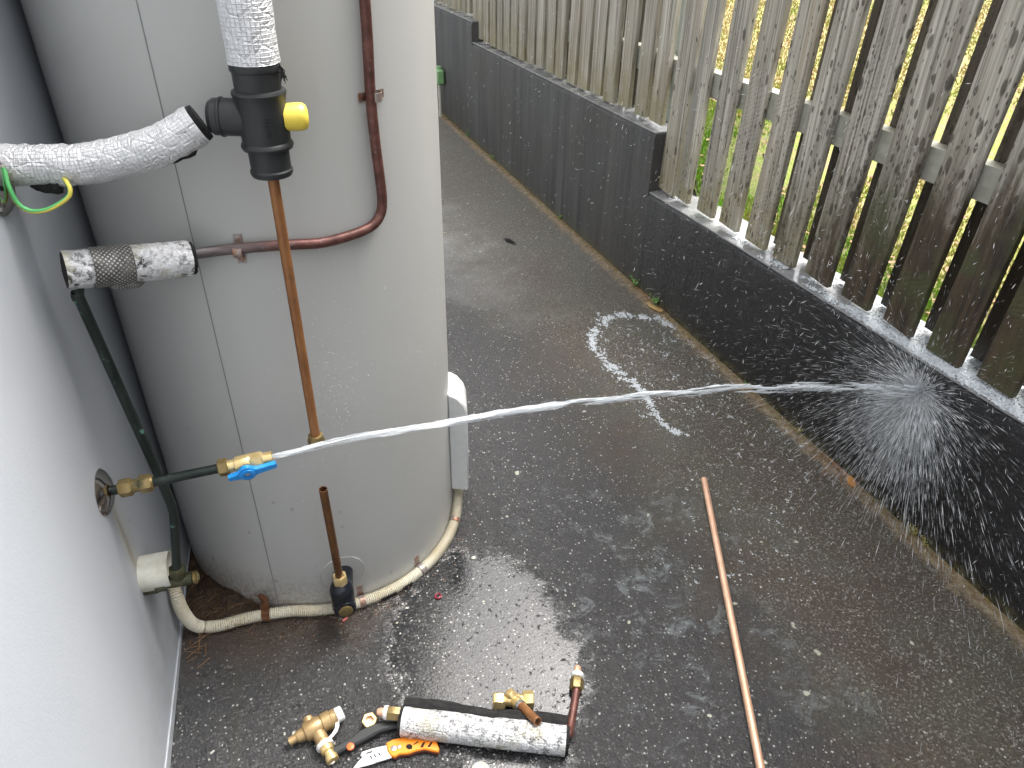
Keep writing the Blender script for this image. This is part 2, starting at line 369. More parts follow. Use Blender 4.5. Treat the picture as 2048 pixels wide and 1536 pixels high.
M['copper_brown'] = mat_copper('brown_copper', (.25, .105, .04), (.37, .17, .065), .48, .4, (.17, .08, .036))
def mat_red_pipe():
    m = NT('oxidised_red_copper'); p = m.pos(); x = m.xyz(p)[0]
    col = m.mix(m.ramp(m.noise(p, 45, 5, .65), .35, .66), (.085, .034, .027), (.19, .080, .065))
    g_ = m.math('MULTIPLY', m.ramp(m.math('ADD', x, m.math('MULTIPLY', m.noise(p, 30, 3), .1)), .16, .03), m.ramp(m.xyz(p)[2], .3, .31))
    col = m.mix(m.math('MULTIPLY', g_, .8), col, (.16, .165, .17))
    col = m.mix(m.math('MULTIPLY', m.ramp(m.noise(p, 120, 5, .7), .60, .68), .7), col, (.26, .24, .23))
    m.set(col=col, rough=.42, metal=.4); m.bump(m.noise(p, 200, 3), .0006, .6); return m.m
M['copper_red'] = mat_red_pipe()
M['copper_green'] = mat_copper('weathered_green_copper', (.016, .024, .021), (.040, .052, .046), .40, .55, (.11, .24, .19), pth=(.62, .68))
M['brass_green'] = mat_copper('verdigris_brass', (.050, .055, .028), (.10, .095, .050), .45, .5, (.36, .48, .40), pth=(.62, .70))
M['copper_dark'] = mat_copper('dark_stub_copper', (.10, .045, .020), (.24, .115, .045), .38, .6, (.06, .03, .015))
M['pvc'] = mat_simple('cream_pvc', (.78, .78, .70), .42, var=(.60, .58, .47), vscale=26)
M['conduit'] = mat_simple('aged_cream_conduit', (.74, .71, .60), .45, var=(.60, .54, .40), vscale=14)
M['rust'] = mat_simple('rusty_iron', (.10, .035, .012), .85, bump=(120, .002), var=(.17, .075, .03))
M['rust_light'] = mat_simple('rust_spotted_zinc', (.36, .36, .35), .45, .5, var=(.30, .14, .07), vscale=45)
M['zinc'] = mat_simple('galvanised_steel', (.42, .47, .48), .45, .35, var=(.36, .42, .43))
M['red'] = mat_simple('red_rubber', (.28, .02, .045), .35)
M['pink'] = mat_simple('pink_plastic', (.62, .16, .15), .4)
M['ptfe'] = mat_simple('white_thread_tape', (.82, .82, .80), .6, bump=(300, .001))
M['dark'] = mat_simple('dark_hollow', (.006, .005, .005), .9)
M['soil'] = mat_simple('damp_brown_soil', (.022, .011, .005), .6, bump=(90, .012), var=(.085, .048, .022), vscale=60)
M['twig'] = mat_simple('dry_needles', (.14, .07, .03), .8, var=(.26, .16, .08), vscale=30)
M['leaf_orange'] = mat_simple('fallen_orange_leaf', (.62, .30, .07), .6, var=(.50, .20, .04), vscale=50)
M['leaf_tan'] = mat_simple('fallen_tan_leaf', (.50, .36, .14), .6, var=(.36, .20, .08), vscale=50)
M['leaf_green'] = mat_simple('weed_leaf', (.12, .28, .05), .5, var=(.20, .38, .10), vscale=80)
M['moss'] = mat_simple('moss_and_grit', (.13, .10, .03), .9, var=(.26, .20, .07), vscale=35)
M['litter'] = mat_simple('leaf_crumbs', (.22, .09, .05), .85, var=(.40, .24, .15), vscale=55)
M['green_plastic'] = mat_simple('pale_green_plastic', (.28, .52, .24), .4)
M['water'] = mat_water('white_water', (.84, .88, .91), .08, .75, (7, 130, 130))
M['spray'] = mat_water('spray_water', (.97, .98, 1.0), .55, 1.0, (30, 30, 30), .2)
M['spray_faint'] = mat_water('mist_water', (.90, .94, .96), .15, .5, (30, 30, 30), .25)
M['froth'] = mat_simple('white_froth', (.62, .66, .69), .22, bump=(200, .002))
M['drop'] = mat_simple('clear_drop', (.78, .80, .80), .05)
M['grass'] = mat_grass(); M['thatch'] = mat_lawn_soil()
M['pale_cap'] = mat_simple('pale_cream_plastic', (.52, .53, .42), .5)
def mat_mesh():
    m = NT('perforated_metal_strap'); u, v, _ = m.xyz(m.uv())
    a = m.math('ADD', m.math('MULTIPLY', u, 26.0), m.math('MULTIPLY', v, 150.0)); b = m.math('SUBTRACT', m.math('MULTIPLY', u, 26.0), m.math('MULTIPLY', v, 150.0))
    fa = m.math('ABSOLUTE', m.math('SUBTRACT', m.math('FRACT', a), .5)); fb = m.math('ABSOLUTE', m.math('SUBTRACT', m.math('FRACT', b), .5))
    hole = m.math('MULTIPLY', m.ramp(fa, .30, .22), m.ramp(fb, .30, .22))
    col = m.mix(m.ramp(m.noise(m.pos(), 60, 5, .7), .4, .6), (.075, .072, .070), (.17, .165, .16))
    col = m.mix(hole, col, m.mix(m.ramp(m.noise(m.pos(), 45, 4, .7), .42, .6), (.62, .62, .58), (.25, .24, .20)))
    m.set(col=col, rough=.5, metal=.3); m.bump(m.math('SUBTRACT', 1.0, hole), .0012, .9); return m.m
M['mesh'] = mat_mesh()
def mat_earth_wire():
    m = NT('green_yellow_insulation'); u, v, _ = m.xyz(m.uv())
    f = m.math('FRACT', m.math('ADD', u, m.math('MULTIPLY', v, 2.2)))
    g = m.math('MULTIPLY', m.ramp(f, .02, .06), m.ramp(f, .48, .44))
    m.set(col=m.mix(g, (.82, .72, .12), (.10, .45, .14)), rough=.35); return m.m
M['earth'] = mat_earth_wire()

# ---------------------------------------------------------------- mesh builder
def vec(*a): return np.array(a, float)
def frame(d):
    d = _n(np.array(d, float)); a = Z_ if abs(d[2]) < .9 else X_
    u = _n(np.cross(a, d)); return u, np.cross(d, u), d
def smooth_path(pts, n=8):
    """Catmull-Rom through the points"""
    P = [np.array(p, float) for p in pts]; out = []
    for i in range(len(P) - 1):
        p0 = P[i-1] if i else 2*P[0]-P[1]; p1, p2 = P[i], P[i+1]; p3 = P[i+2] if i+2 < len(P) else 2*P[-1]-P[-2]
        for k in range(n):
            t = k / n
            out.append(.5*((2*p1) + (p2-p0)*t + (2*p0-5*p1+4*p2-p3)*t*t + (3*p1-p0-3*p2+p3)*t**3))
    out.append(P[-1]); return out
class MB:
    def __init__(s): s.v = []; s.f = []; s.uv = {}
    def tube(s, path, r, seg=16, cap=True, wob=None, phase=0.0):
        path = [np.array(p, float) for p in path]; n = len(path)
        R = r if hasattr(r, '__len__') else [r]*n
        T = [_n(path[min(i+1, n-1)] - path[max(i-1, 0)]) for i in range(n)]
        u, w, _ = frame(T[0]); base = len(s.v); L = 0.0
        for i in range(n):
            if i:
                L += np.linalg.norm(path[i]-path[i-1]); u = u - T[i]*(u @ T[i]); u = _n(u); w = np.cross(T[i], u)
            for k in range(seg):
                a = 2*math.pi*k/seg + phase; rr = R[i] * (wob(i, k) if wob else 1)
                s.v.append(path[i] + rr*(math.cos(a)*u + math.sin(a)*w))
        Ls = [0.0]
        for i in range(1, n): Ls.append(Ls[-1] + np.linalg.norm(path[i]-path[i-1]))
        for i in range(n-1):
            for k in range(seg):
                k2 = (k+1) % seg
                s.uv[len(s.f)] = [(k/seg, Ls[i]), ((k+1)/seg, Ls[i]), ((k+1)/seg, Ls[i+1]), (k/seg, Ls[i+1])]
                s.f.append((base+i*seg+k, base+i*seg+k2, base+(i+1)*seg+k2, base+(i+1)*seg+k))
        if cap:
            s.f.append(tuple(base+k for k in range(seg))[::-1]); s.f.append(tuple(base+(n-1)*seg+k for k in range(seg)))
        return s
    def lathe(s, o, d, prof, seg=24, cap=True, phase=0.0):
        """prof = [(distance along d, radius)]"""
        o = np.array(o, float); u, w, d = frame(d); base = len(s.v); L = 0
        for (h, r) in prof:
            for k in range(seg):
                a = 2*math.pi*k/seg + phase; s.v.append(o + d*h + r*(math.cos(a)*u + math.sin(a)*w))
        for i in range(len(prof)-1):
            for k in range(seg):
                k2 = (k+1) % seg
                s.uv[len(s.f)] = [(k/seg, prof[i][0]), ((k+1)/seg, prof[i][0]), ((k+1)/seg, prof[i+1][0]), (k/seg, prof[i+1][0])]
                s.f.append((base+i*seg+k, base+i*seg+k2, base+(i+1)*seg+k2, base+(i+1)*seg+k))
        if cap:
            s.f.append(tuple(base+k for k in range(seg))[::-1]); s.f.append(tuple(base+(len(prof)-1)*seg+k for k in range(seg)))
        return s
    def hexnut(s, o, d, L, r, bore=None, phase=0.0):
        c = L*.12
        if bore is None: return s.lathe(o, d, [(0, r*.88), (c, r), (L-c, r), (L, r*.88)], 6, True, phase)
        return s.lathe(o, d, [(0, bore), (0, r*.9), (c, r), (L-c, r), (L, r*.9), (L, bore), (0, bore)], 6, False, phase)
    def box(s, c, size, ax=(X_, Y_, Z_), bev=0.0):
        c = np.array(c, float); hx, hy, hz = [q/2 for q in size]; b = bev
        base = len(s.v)
        if b <= 0:
            for sx in (-1, 1):
                for sy in (-1, 1):
                    for sz in (-1, 1): s.v.append(c + ax[0]*sx*hx + ax[1]*sy*hy + ax[2]*sz*hz)
            for f in ((0,1,3,2), (4,6,7,5), (0,4,5,1), (2,3,7,6), (0,2,6,4), (1,5,7,3)): s.f.append(tuple(base+i for i in f))
        else:
            pts = []
            for (sx, sy) in ((1,1), (-1,1), (-1,-1), (1,-1)):
                for (kx, ky) in (((0,1), (1,0)) if sx*sy < 0 else ((1,0), (0,1))):
                    pts.append((sx*(hx-b*(1-kx)), sy*(hy-b*(1-ky))))
            rings = [(-hz, 1-b/max(hx,hy)), (-hz+b, 1), (hz-b, 1), (hz, 1-b/max(hx,hy))]
            for (z, q) in rings:
                for (a, e) in pts: s.v.append(c + ax[0]*a*q + ax[1]*e*q + ax[2]*z)
            n = 8
            for i in range(3):
                for k in range(n): s.f.append((base+i*n+k, base+i*n+(k+1)%n, base+(i+1)*n+(k+1)%n, base+(i+1)*n+k))
            s.f.append(tuple(base+k for k in range(n))[::-1]); s.f.append(tuple(base+3*n+k for k in range(n)))
        return s
    def prism(s, pts, up, h, inset=0.0):
        """closed outline (list of 3-D points) extruded along up by h, with an optional small chamfer"""
        up = np.array(up, float); P = [np.array(p, float) for p in pts]; n = len(P); base = len(s.v)
        cen = sum(P)/n; area = sum(np.cross(P[i]-cen, P[(i+1)%n]-cen) for i in range(n))
        if area @ up < 0: P = P[::-1]
        N = []
        for i in range(n):
            e1 = _n(P[i]-P[i-1]); e2 = _n(P[(i+1)%n]-P[i]); k = np.cross(e1, up) + np.cross(e2, up)
            N.append(_n(k) if np.linalg.norm(k) > 1e-6 else k)
        rings = [(0, 0), (h, 0)] if inset <= 0 else [(0, inset), (inset, 0), (h-inset, 0), (h, inset)]
        for (z, q) in rings:
            for i in range(n): s.v.append(P[i] + up*z - N[i]*q)
        for j in range(len(rings)-1):
            for k in range(n): s.f.append((base+j*n+k, base+j*n+(k+1)%n, base+(j+1)*n+(k+1)%n, base+(j+1)*n+k))
        s.f.append(tuple(base+k for k in range(n))[::-1]); s.f.append(tuple(base+(len(rings)-1)*n+k for k in range(n)))
        return s
    def ball(s, c, r, seg=8, sq=(1,1,1)):
        c = np.array(c, float); base = len(s.v); rg = max(seg//2, 3)
        s.v.append(c + vec(0, 0, -r*sq[2]))
        for i in range(1, rg):
            a = -math.pi/2 + math.pi*i/rg
            for k in range(seg):
                b = 2*math.pi*k/seg; s.v.append(c + r*vec(math.cos(a)*math.cos(b)*sq[0], math.cos(a)*math.sin(b)*sq[1], math.sin(a)*sq[2]))
        s.v.append(c + vec(0, 0, r*sq[2])); top = len(s.v)-1
        for k in range(seg):
            s.f.append((base, base+1+(k+1)%seg, base+1+k)); s.f.append((top, base+1+(rg-2)*seg+k, base+1+(rg-2)*seg+(k+1)%seg))
            for i in range(rg-2): s.f.append((base+1+i*seg+k, base+1+i*seg+(k+1)%seg, base+1+(i+1)*seg+(k+1)%seg, base+1+(i+1)*seg+k))
        return s
    def mesh(s, name, mat, org=(0,0,0), angle=38):
        me = bpy.data.meshes.new(name); o = np.array(org, float)
        me.from_pydata([tuple(np.asarray(v) - o) for v in s.v], [], s.f)
        if s.uv:
            lay = me.uv_layers.new(name='UVMap'); dat = np.zeros((len(me.loops), 2), np.float32); li = 0
            for i, f in enumerate(s.f):
                if i in s.uv: dat[li:li+len(f)] = s.uv[i]
                li += len(f)
            lay.data.foreach_set('uv', dat.ravel())
        me.materials.append(mat)
        me.polygons.foreach_set('use_smooth', [True]*len(me.polygons)); me.set_sharp_from_angle(angle=math.radians(angle)); me.update()
        return me
    def build(s, name, mat, parent=None, org=None, angle=38):
        """parent given: a part (vertices stay where they are in the world); else a thing whose origin is org"""
        if parent is not None:
            off = np.array(parent['_o']) if '_o' in parent else np.zeros(3)
            me = s.mesh(name, M[mat], off, angle); o = bpy.data.objects.new(name, me); C.objects.link(o); o.parent = parent; o['_o'] = list(map(float, off)); return o
        org = np.zeros(3) if org is None else np.array(org, float)
        me = s.mesh(name, M[mat], org, angle); o = bpy.data.objects.new(name, me); C.objects.link(o); o.location = org; o['_o'] = list(map(float, org)); return o
def tag(o, label=None, cat=None, group=None, kind=None):
    for k, v in (('label', label), ('category', cat), ('group', group), ('kind', kind)):
        if v: o[k] = v
    return o
def thing(name, org, label, cat, group=None):
    o = bpy.data.objects.new(name, None); C.objects.link(o); o.location = tuple(org); o['_o'] = [float(q) for q in org]
    o.empty_display_size = .05; return tag(o, label, cat, group)
def raw_mesh(name, V, F, mat, smooth=False):
    V = np.asarray(V, np.float32); F = np.asarray(F, np.int32); k = F.shape[1]
    me = bpy.data.meshes.new(name); me.vertices.add(len(V)); me.vertices.foreach_set('co', V.ravel())
    me.loops.add(F.size); me.loops.foreach_set('vertex_index', F.ravel())
    me.polygons.add(len(F)); me.polygons.foreach_set('loop_start', np.arange(0, F.size, k, dtype=np.int32))
    me.update(calc_edges=True); me.validate(); me.materials.append(M[mat])
    if smooth: me.polygons.foreach_set('use_smooth', [True]*len(F))
    o = bpy.data.objects.new(name, me); C.objects.link(o); return o

# ================================================================ SETTING
# driveway: one tilted sheet
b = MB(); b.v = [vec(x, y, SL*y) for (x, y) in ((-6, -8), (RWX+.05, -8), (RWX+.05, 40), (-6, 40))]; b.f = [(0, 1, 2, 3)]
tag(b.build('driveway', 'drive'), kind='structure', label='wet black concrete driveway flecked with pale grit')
# raised lawn behind the fence, gently rolling, reaching far
LZ = lambda x, y: .385 + .045*(y-1.0) + .012*math.sin(3*x+y) + .02*max(0, min(x-1.6, 4))*.6 + (.20 if y > 2.3 else 0.20*max(0, (y-2.1)/.2))
V = []; F = []; xs = list(np.linspace(1.585, 6, 24)) + [9, 14, 22, 40]; ys = [-12, -6, -3] + list(np.linspace(-1, 9, 50)) + [12, 18, 30, 60]
for yy in ys:
    for xx in xs: V.append((xx, yy, LZ(xx, yy) if xx > 1.59 else LZ(xx, yy)-.03))
for j in range(len(ys)-1):
    for i in range(len(xs)-1): a = j*len(xs)+i; F.append((a, a+1, a+len(xs)+1, a+len(xs)))
lawn = raw_mesh('lawn_ground', V, F, 'thatch', True); tag(lawn, kind='structure', label='patchy lawn beyond the paling fence')
# grass blades
n = 220000
gx = 1.60 + RNG.random(n)**1.7*6.0; gy = -.3 + RNG.random(n)*8.3*(.55+.45*np.minimum(1, (gx-1.5)/2))
gxy = [LZ(a, c) for a, c in zip(gx, gy)]
h = (.006 + .013*RNG.random(n)) * np.where(gx < 1.9, 1.35, 1.0); an = RNG.random(n)*6.283; ln = h*.7*RNG.random(n); w = .0016 + .0016*RNG.random(n) + .0006*gx
P0 = np.stack([gx, gy, gxy], 1); side = np.stack([np.cos(an), np.sin(an), 0*an], 1); la = RNG.random(n)*6.283
tip = P0 + np.stack([np.cos(la)*ln, np.sin(la)*ln, h], 1)
V = np.empty((n*3, 3)); V[0::3] = P0 - side*w[:, None]; V[1::3] = P0 + side*w[:, None]; V[2::3] = tip
tag(raw_mesh('grass', V, np.arange(n*3).reshape(n, 3), 'grass'), 'short patchy grass, green by the wall and yellow beyond, seen through the fence', 'grass', kind='stuff')
# dead leaves lying in the lawn
n = 1500; lx = 1.62 + RNG.random(n)**1.4*2.6; ly = .2 + RNG.random(n)*4.5; an = RNG.random(n)*6.283; s_ = .007 + .012*RNG.random(n)
P = np.stack([lx, ly, [LZ(a, c)+.022 for a, c in zip(lx, ly)]], 1); d1 = np.stack([np.cos(an), np.sin(an), .3*(RNG.random(n)-.5)], 1)*s_[:, None]; d2 = np.stack([-np.sin(an), np.cos(an), .5*(RNG.random(n)-.5)], 1)*s_[:, None]*.55
V = np.empty((n*4, 3)); V[0::4] = P-d1; V[1::4] = P+d2; V[2::4] = P+d1; V[3::4] = P-d2
tag(raw_mesh('fallen_leaves', V, np.arange(n*4).reshape(n, 4), 'litter'), 'reddish dead leaves scattered over the lawn beyond the fence', 'leaves', kind='stuff')

# house: rendered wall, with an overhang added out of view for shade
hs_ = thing('house', (WA[0], 1.0, 0), 'pale grey rendered house wall standing close along the left of the tank', 'house')
def wall_pt(t, off, z): q = WA + WD*t + WN*off; return vec(q[0], q[1], z)
b = MB()
pts = [wall_pt(-3.5, 0, -.3), wall_pt(9, 0, -.3), wall_pt(9, -.22, -.3), wall_pt(-3.5, -.22, -.3)]
b.prism(pts, Z_, 2.75); b.build('wall', 'house', hs_)
b = MB(); b.prism([wall_pt(-3.5, .0035, -.3), wall_pt(9, .0035, -.3), wall_pt(9, .0005, -.3), wall_pt(-3.5, .0005, -.3)], Z_, .3 + .055); b.build('footing_strip', 'house', hs_)
b = MB(); b.prism([wall_pt(-3.5, .10, 2.45), wall_pt(9, .10, 2.45), wall_pt(9, -.22, 2.45), wall_pt(-3.5, -.22, 2.45)], Z_, .10); b.build('added_eave', 'white_paint', hs_)  # overhang out of view, added and sized to shade the passage

# stepped retaining wall
rw = thing('retaining_wall', (RWX, 1.0, 0), 'stepped low wall painted black with a grey wet top, running under the paling fence', 'wall')
STEPS = [(-7.9, 2.215, .449), (2.215, 4.06, .655), (4.06, 9.5, .755)]
WT = .155
for i, (y0, y1, zt) in enumerate(STEPS):
    nx = 10; b = MB(); e = .006
    # front face slightly uneven along the top arris
    ysl = np.linspace(y0, y1, max(2, int((y1-y0)/.12)))
    for yy in ysl:
        j = .0015*math.sin(yy*13) + .0012*random.random()
        for (xx, zz) in ((RWX, -.4), (RWX, zt-.020), (RWX+.0025+j, zt-.008), (RWX+.008+j, zt-.004), (RWX+WT, zt-.004), (RWX+WT, -.4)): b.v.append(vec(xx, yy, zz))
    for k in range(len(ysl)-1):
        for q in range(6): b.f.append((k*6+q, k*6+(q+1) % 6, (k+1)*6+(q+1) % 6, (k+1)*6+q))
    b.f.append(tuple(range(6))); b.f.append(tuple((len(ysl)-1)*6+q for q in range(6))[::-1])
    b.f = [f[::-1] for f in b.f]
    b.build('wall_section', 'retain', rw)
    b = MB(); b.prism([vec(RWX+.003, y0+.002, zt-.0038), vec(RWX+WT+.004, y0+.002, zt-.0038), vec(RWX+WT+.004, y1-.0, zt-.0038), vec(RWX+.003, y1-.0, zt-.0038)], Z_, .006, .002)
    b.build('capping', 'cap', rw)

# ---------------------------------------------------------------- paling fence
fence = thing('picket_fence', (FX, 1.0, .45), 'weathered grey timber paling fence standing on the black stepped wall', 'fence')
def picket_mesh(seed, L):
    r = random.Random(seed); b = MB(); n = 12; W, T = .088, .019
    tw = r.uniform(-.006, .006); bow = r.uniform(-.004, .004)
    for i in range(n+1):
        t = i/n; z = L*t; j = [r.uniform(-.0011, .0011) for _ in range(8)]
        cx = bow*math.sin(math.pi*t); c = .0022
        zb = r.uniform(-.003, .003) if i in (0, n) else 0
        q = [(0, -W/2+c), (0, W/2-c), (c, W/2), (T-c, W/2), (T, W/2-c), (T, -W/2+c), (T-c, -W/2), (c, -W/2)]
        for k, (x, y) in enumerate(q): b.v.append(vec(x+cx+tw*(y/W)*t, y + j[k]*(1 if k not in (0, 1) else .8), z + (zb if y > 0 else -zb)))
    for i in range(n):
        for k in range(8): b.f.append((i*8+k, i*8+(k+1) % 8, (i+1)*8+(k+1) % 8, (i+1)*8+k))
    b.f.append(tuple(range(8))[::-1]); b.f.append(tuple(n*8+k for k in range(8)))
    return b
lens = {0: 1.80, 1: 1.62, 2: 1.52}
meshF = {(s, v): picket_mesh(10*s+v, lens[s]).mesh('picket', M['wood'], angle=30) for s in range(3) for v in range(6)}
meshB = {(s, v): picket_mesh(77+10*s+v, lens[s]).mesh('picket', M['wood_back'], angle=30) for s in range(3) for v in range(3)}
def place_picket(y, sec, back=False, w=1.0, dz=0.0):
    me = (meshB if back else meshF)[(sec, random.randrange(3 if back else 6))]
    o = bpy.data.objects.new('picket', me); C.objects.link(o); o.parent = fence
    zt = STEPS[sec][2]
    x = FX + random.uniform(-.0015, .0015) if not back else 1.556
    lean = (.045, .012, .0)[sec]; y += lean*(1.02 - zt if sec == 0 else .15)      # the near palings have sagged toward the camera
    o.location = (x-FX, y-1.0, zt + .012 + random.uniform(-.004, .006) + dz - .45)
    o.rotation_euler = (lean + random.uniform(-.006, .006), 0, random.uniform(-.03, .03)); o.scale = (1, w, 1)
    return o
k = FX/1.53
far = [(4.853, .064), (4.774, .068), (4.673, .072), (4.594, .066), (4.505, .064), (4.418, .062), (4.342, .060)]
mid = [(4.230, .064), (4.151, .076), (4.063, .069), (3.967, .079), (3.867, .068), (3.771, .079), (3.677, .082), (3.579, .068), (3.467, .079), (3.362, .074), (3.258, .082),
       (3.160, .073), (3.035, .078), (2.924, .088), (2.808, .088), (2.702, .088), (2.583, .080), (2.458, .078), (2.349, .085)]
low = [(2.205, .092), (2.102, .076), (1.963, .085), (1.836, .091), (1.696, .092), (1.560, .087), (1.421, .095), (1.272, .096), (1.126, .089)]
yy = 1.126*k; 
for (y, w) in low: place_picket(y*k, 0, w=w*k/.088)
while yy > -2.4:
    yy -= .139*k + random.uniform(-.004, .004); place_picket(yy, 0, w=random.uniform(.96, 1.03))
for (y, w) in mid: place_picket(y*k, 1, w=w*k/.088)
yy = 4.853*k
for (y, w) in far: place_picket(y*k, 2, w=w*k/.088)
while yy < 7.5: yy += .098*k; place_picket(yy, 2, w=.78)
# second row of palings nailed to the back of the rails
kb = 1.556/1.53
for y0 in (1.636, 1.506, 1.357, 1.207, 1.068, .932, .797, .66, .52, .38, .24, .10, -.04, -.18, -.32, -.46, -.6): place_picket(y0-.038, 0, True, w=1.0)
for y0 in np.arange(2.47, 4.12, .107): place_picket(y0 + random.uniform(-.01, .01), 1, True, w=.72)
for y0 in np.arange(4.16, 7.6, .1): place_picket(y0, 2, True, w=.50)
# rails and posts
def rail(y0, y1, z, h=.070, t=.042, mat='wood_rail'):
    b = MB(); n = 10
    b.box(vec(FX+.021+t/2, (y0+y1)/2, z-h/2), (t, y1-y0, h), bev=.003); return b.build('rail', mat, fence)
rail(-2.5, 2.30, .882, .074); rail(2.302, 4.10, .886, .074); rail(4.102, 7.6, 1.02, .074)
rail(-2.5, 2.30, 2.05); rail(2.302, 4.10, 2.05); rail(4.102, 7.6, 2.05)
for (y, zt) in ((.93, .449), (2.335, .655), (4.2, .755), (-.6, .449)):
    b = MB(); b.box(vec(1.588, y, zt + .85), (.045, .050, 1.70), bev=.003); b.box(vec(1.588, y, zt+.006), (.030, .09, .008)); b.build('post', 'zinc', fence)

# ================================================================ WATER HEATER
tank = thing('water_heater', (TC[0], TC[1], .03), 'tall light grey cylindrical hot water tank standing against the house wall', 'water heater')
b = MB(); prof = [(0, TR-.012), (.004, TR-.003), (.012, TR-.0008), (.030, TR)] + [(z, TR) for z in np.linspace(.2, 1.56, 8)] + [(1.60, TR-.004), (1.63, TR-.02), (1.645, TR-.06), (1.65, .12), (1.652, .001)]
b.lathe(vec(TC[0], TC[1], .025), Z_, prof, 128); b.build('casing', 'tank', tank, angle=50)
aseam = math.radians(-118.3)
def tank_pt(a, z, off=0.0): return vec(TC[0] + (TR+off)*math.cos(a), TC[1] + (TR+off)*math.sin(a), z)
b = MB(); w_ = .0016/TR
for z in (.032, 1.58):
    for (a, off) in ((aseam-w_, -.0004), (aseam-w_, .0005), (aseam+w_*.1, .0006), (aseam+w_*.1, -.0004)): b.v.append(tank_pt(a, z, off))
b.f = [(0, 1, 5, 4), (1, 2, 6, 5), (2, 3, 7, 6), (3, 0, 4, 7)]
M['seam'] = mat_simple('seam_dark_grey', (.25, .25, .24), .5); b.build('seam', 'seam', tank)  # darker grey for the thin raised strip along the seam
# element cover on the far right flank
tp = tank_pt(math.radians(-17.1), 0, 0); tn = _n(tp - vec(TC[0], TC[1], 0)); tt = vec(-tn[1], tn[0], 0)
b = MB(); 
prof2 = [(-.004, .125), (.036, .118), (.040, .124), (.040, .352), (.034, .372), (.020, .392), (.006, .402), (-.004, .404)]
hw = .050
ringA = [tp + tn*x + tt*(-hw) + Z_*z for (x, z) in prof2]; b.prism(ringA, tt, 2*hw, .004); b.build('element_cover', 'white_paint', tank)
# drain ring and elbow at the foot
ea = math.atan2(1.144-TC[1], .104-TC[0]); en = vec(math.cos(ea), math.sin(ea), 0)
b = MB(); c0 = tank_pt(ea, .137, -.002); b.lathe(c0, en, [(0, .0455), (.0026, .0455), (.0030, .0450), (.0024, .0444), (.0024, .002)], 40); b.build('escutcheon', 'tank', tank)
el = thing('drain_elbow', tank_pt(ea, .10, .05), 'glossy black cold inlet elbow with brass nut fixed at the front foot of the tank', 'pipe fitting')
VPX, VPY = .087, 1.067
b = MB(); ec = vec(VPX+.003, 1.083, 0)
b.lathe(ec + Z_*.098, Z_, [(0, .004), (.002, .015), (.006, .021), (.014, .0245), (.060, .0245), (.070, .0225), (.077, .019), (.082, .0145)], 28)
b.lathe(ec + Z_*.137, tank_pt(ea, .137, -.004) - (ec + Z_*.137), [(0, .021), (.072, .021)], 24)
b.lathe(ec + Z_*.121 + en*-.002, en, [(0, .0225), (.022, .0225), (.0265, .0205), (.0275, .0165)], 28); b.build('elbow_body', 'gloss_black', el)
b = MB(); b.lathe(ec + Z_*.121 + en*.0255, en, [(0, .0145), (.002, .0145), (.0035, .0125), (.0035, .003)], 24); b.lathe(ec + Z_*.121 + en*.0270, en, [(0, .008), (.0030, .0075)], 12); b.build('drain_plug', 'brass_old', el)
b = MB(); b.hexnut(ec + Z_*.176, Z_, .024, .0150, .0095); b.build('compression_nut', 'brass_new', el)
b = MB(); st0 = ec + Z_*.172; st1 = on_plane(646, 978, Y_, vec(0, 1.068, 0))
b.lathe(st0, st1-st0, [(0, .0078), (np.linalg.norm(st1-st0), .0078), (np.linalg.norm(st1-st0), .0064), (np.linalg.norm(st1-st0)-.03, .0062)], 20, False)
stub = b.build('copper_stub_pipe', 'copper_dark', None, st0); tag(stub, 'short dark copper stub standing open ended in the black elbow at the tank foot', 'pipe')

# ================================================================ RELIEF VALVE COVER, DROP PIPE, LAGGED PIPES
def zv(py):
    lo, hi = 0, 1.7
    for _ in range(40):
        m_ = (lo+hi)/2; c = M3.T @ (vec(VPX, VPY, m_) - CO)
        if 768 + FPX*c[1]/c[2] > py: lo = m_
        else: hi = m_
    return lo
VP = lambda z: vec(VPX, VPY, z)
tee = thing('lagged_valve_tee', VP(zv(349)), 'black moulded valve cover with three ports and a yellow cap in front of the tank', 'valve')
b = MB()
pr = [(349, .0265), (344, .0285), (338, .0285), (335, .0268), (297, .0272), (295, .0330), (289, .0345), (284, .0335), (281, .0315), (262, .0322), (205, .0322), (193, .0332), (188, .0345), (184, .0352), (179, .0340), (177, .0300), (141, .0300), (139, .0318), (133, .0322), (128, .0318), (118, .0300)]
z0 = zv(349); b.lathe(VP(z0), Z_, [(zv(p)-z0, r) for p, r in pr], 36); b.build('cover_barrel', 'blackplastic', tee, angle=32)
zc = zv(236); pc = on_plane(420, 233, _n(vec(.36, 1, 0)), VP(zc)); pd_ = _n(pc - VP(zc)); pl = np.linalg.norm(pc - VP(zc))
b = MB(); b.lathe(VP(zc), pd_, [(.004, .0240), (pl-.019, .0240), (pl-.0175, .0255), (pl-.015, .0255), (pl-.0135, .0238), (pl-.006, .0236), (pl, .0195), (pl, .009)], 36); b.build('side_port', 'blackplastic', tee, angle=32)
b = MB(); b.lathe(VP(zc) + X_*.026 - Y_*.006, _n(vec(1, -.12, 0)), [(0, .0175), (.020, .0182), (.026, .0172), (.030, .014), (.0315, .008), (.032, .001)], 32); b.build('yellow_cap', 'yellow', tee, angle=60)
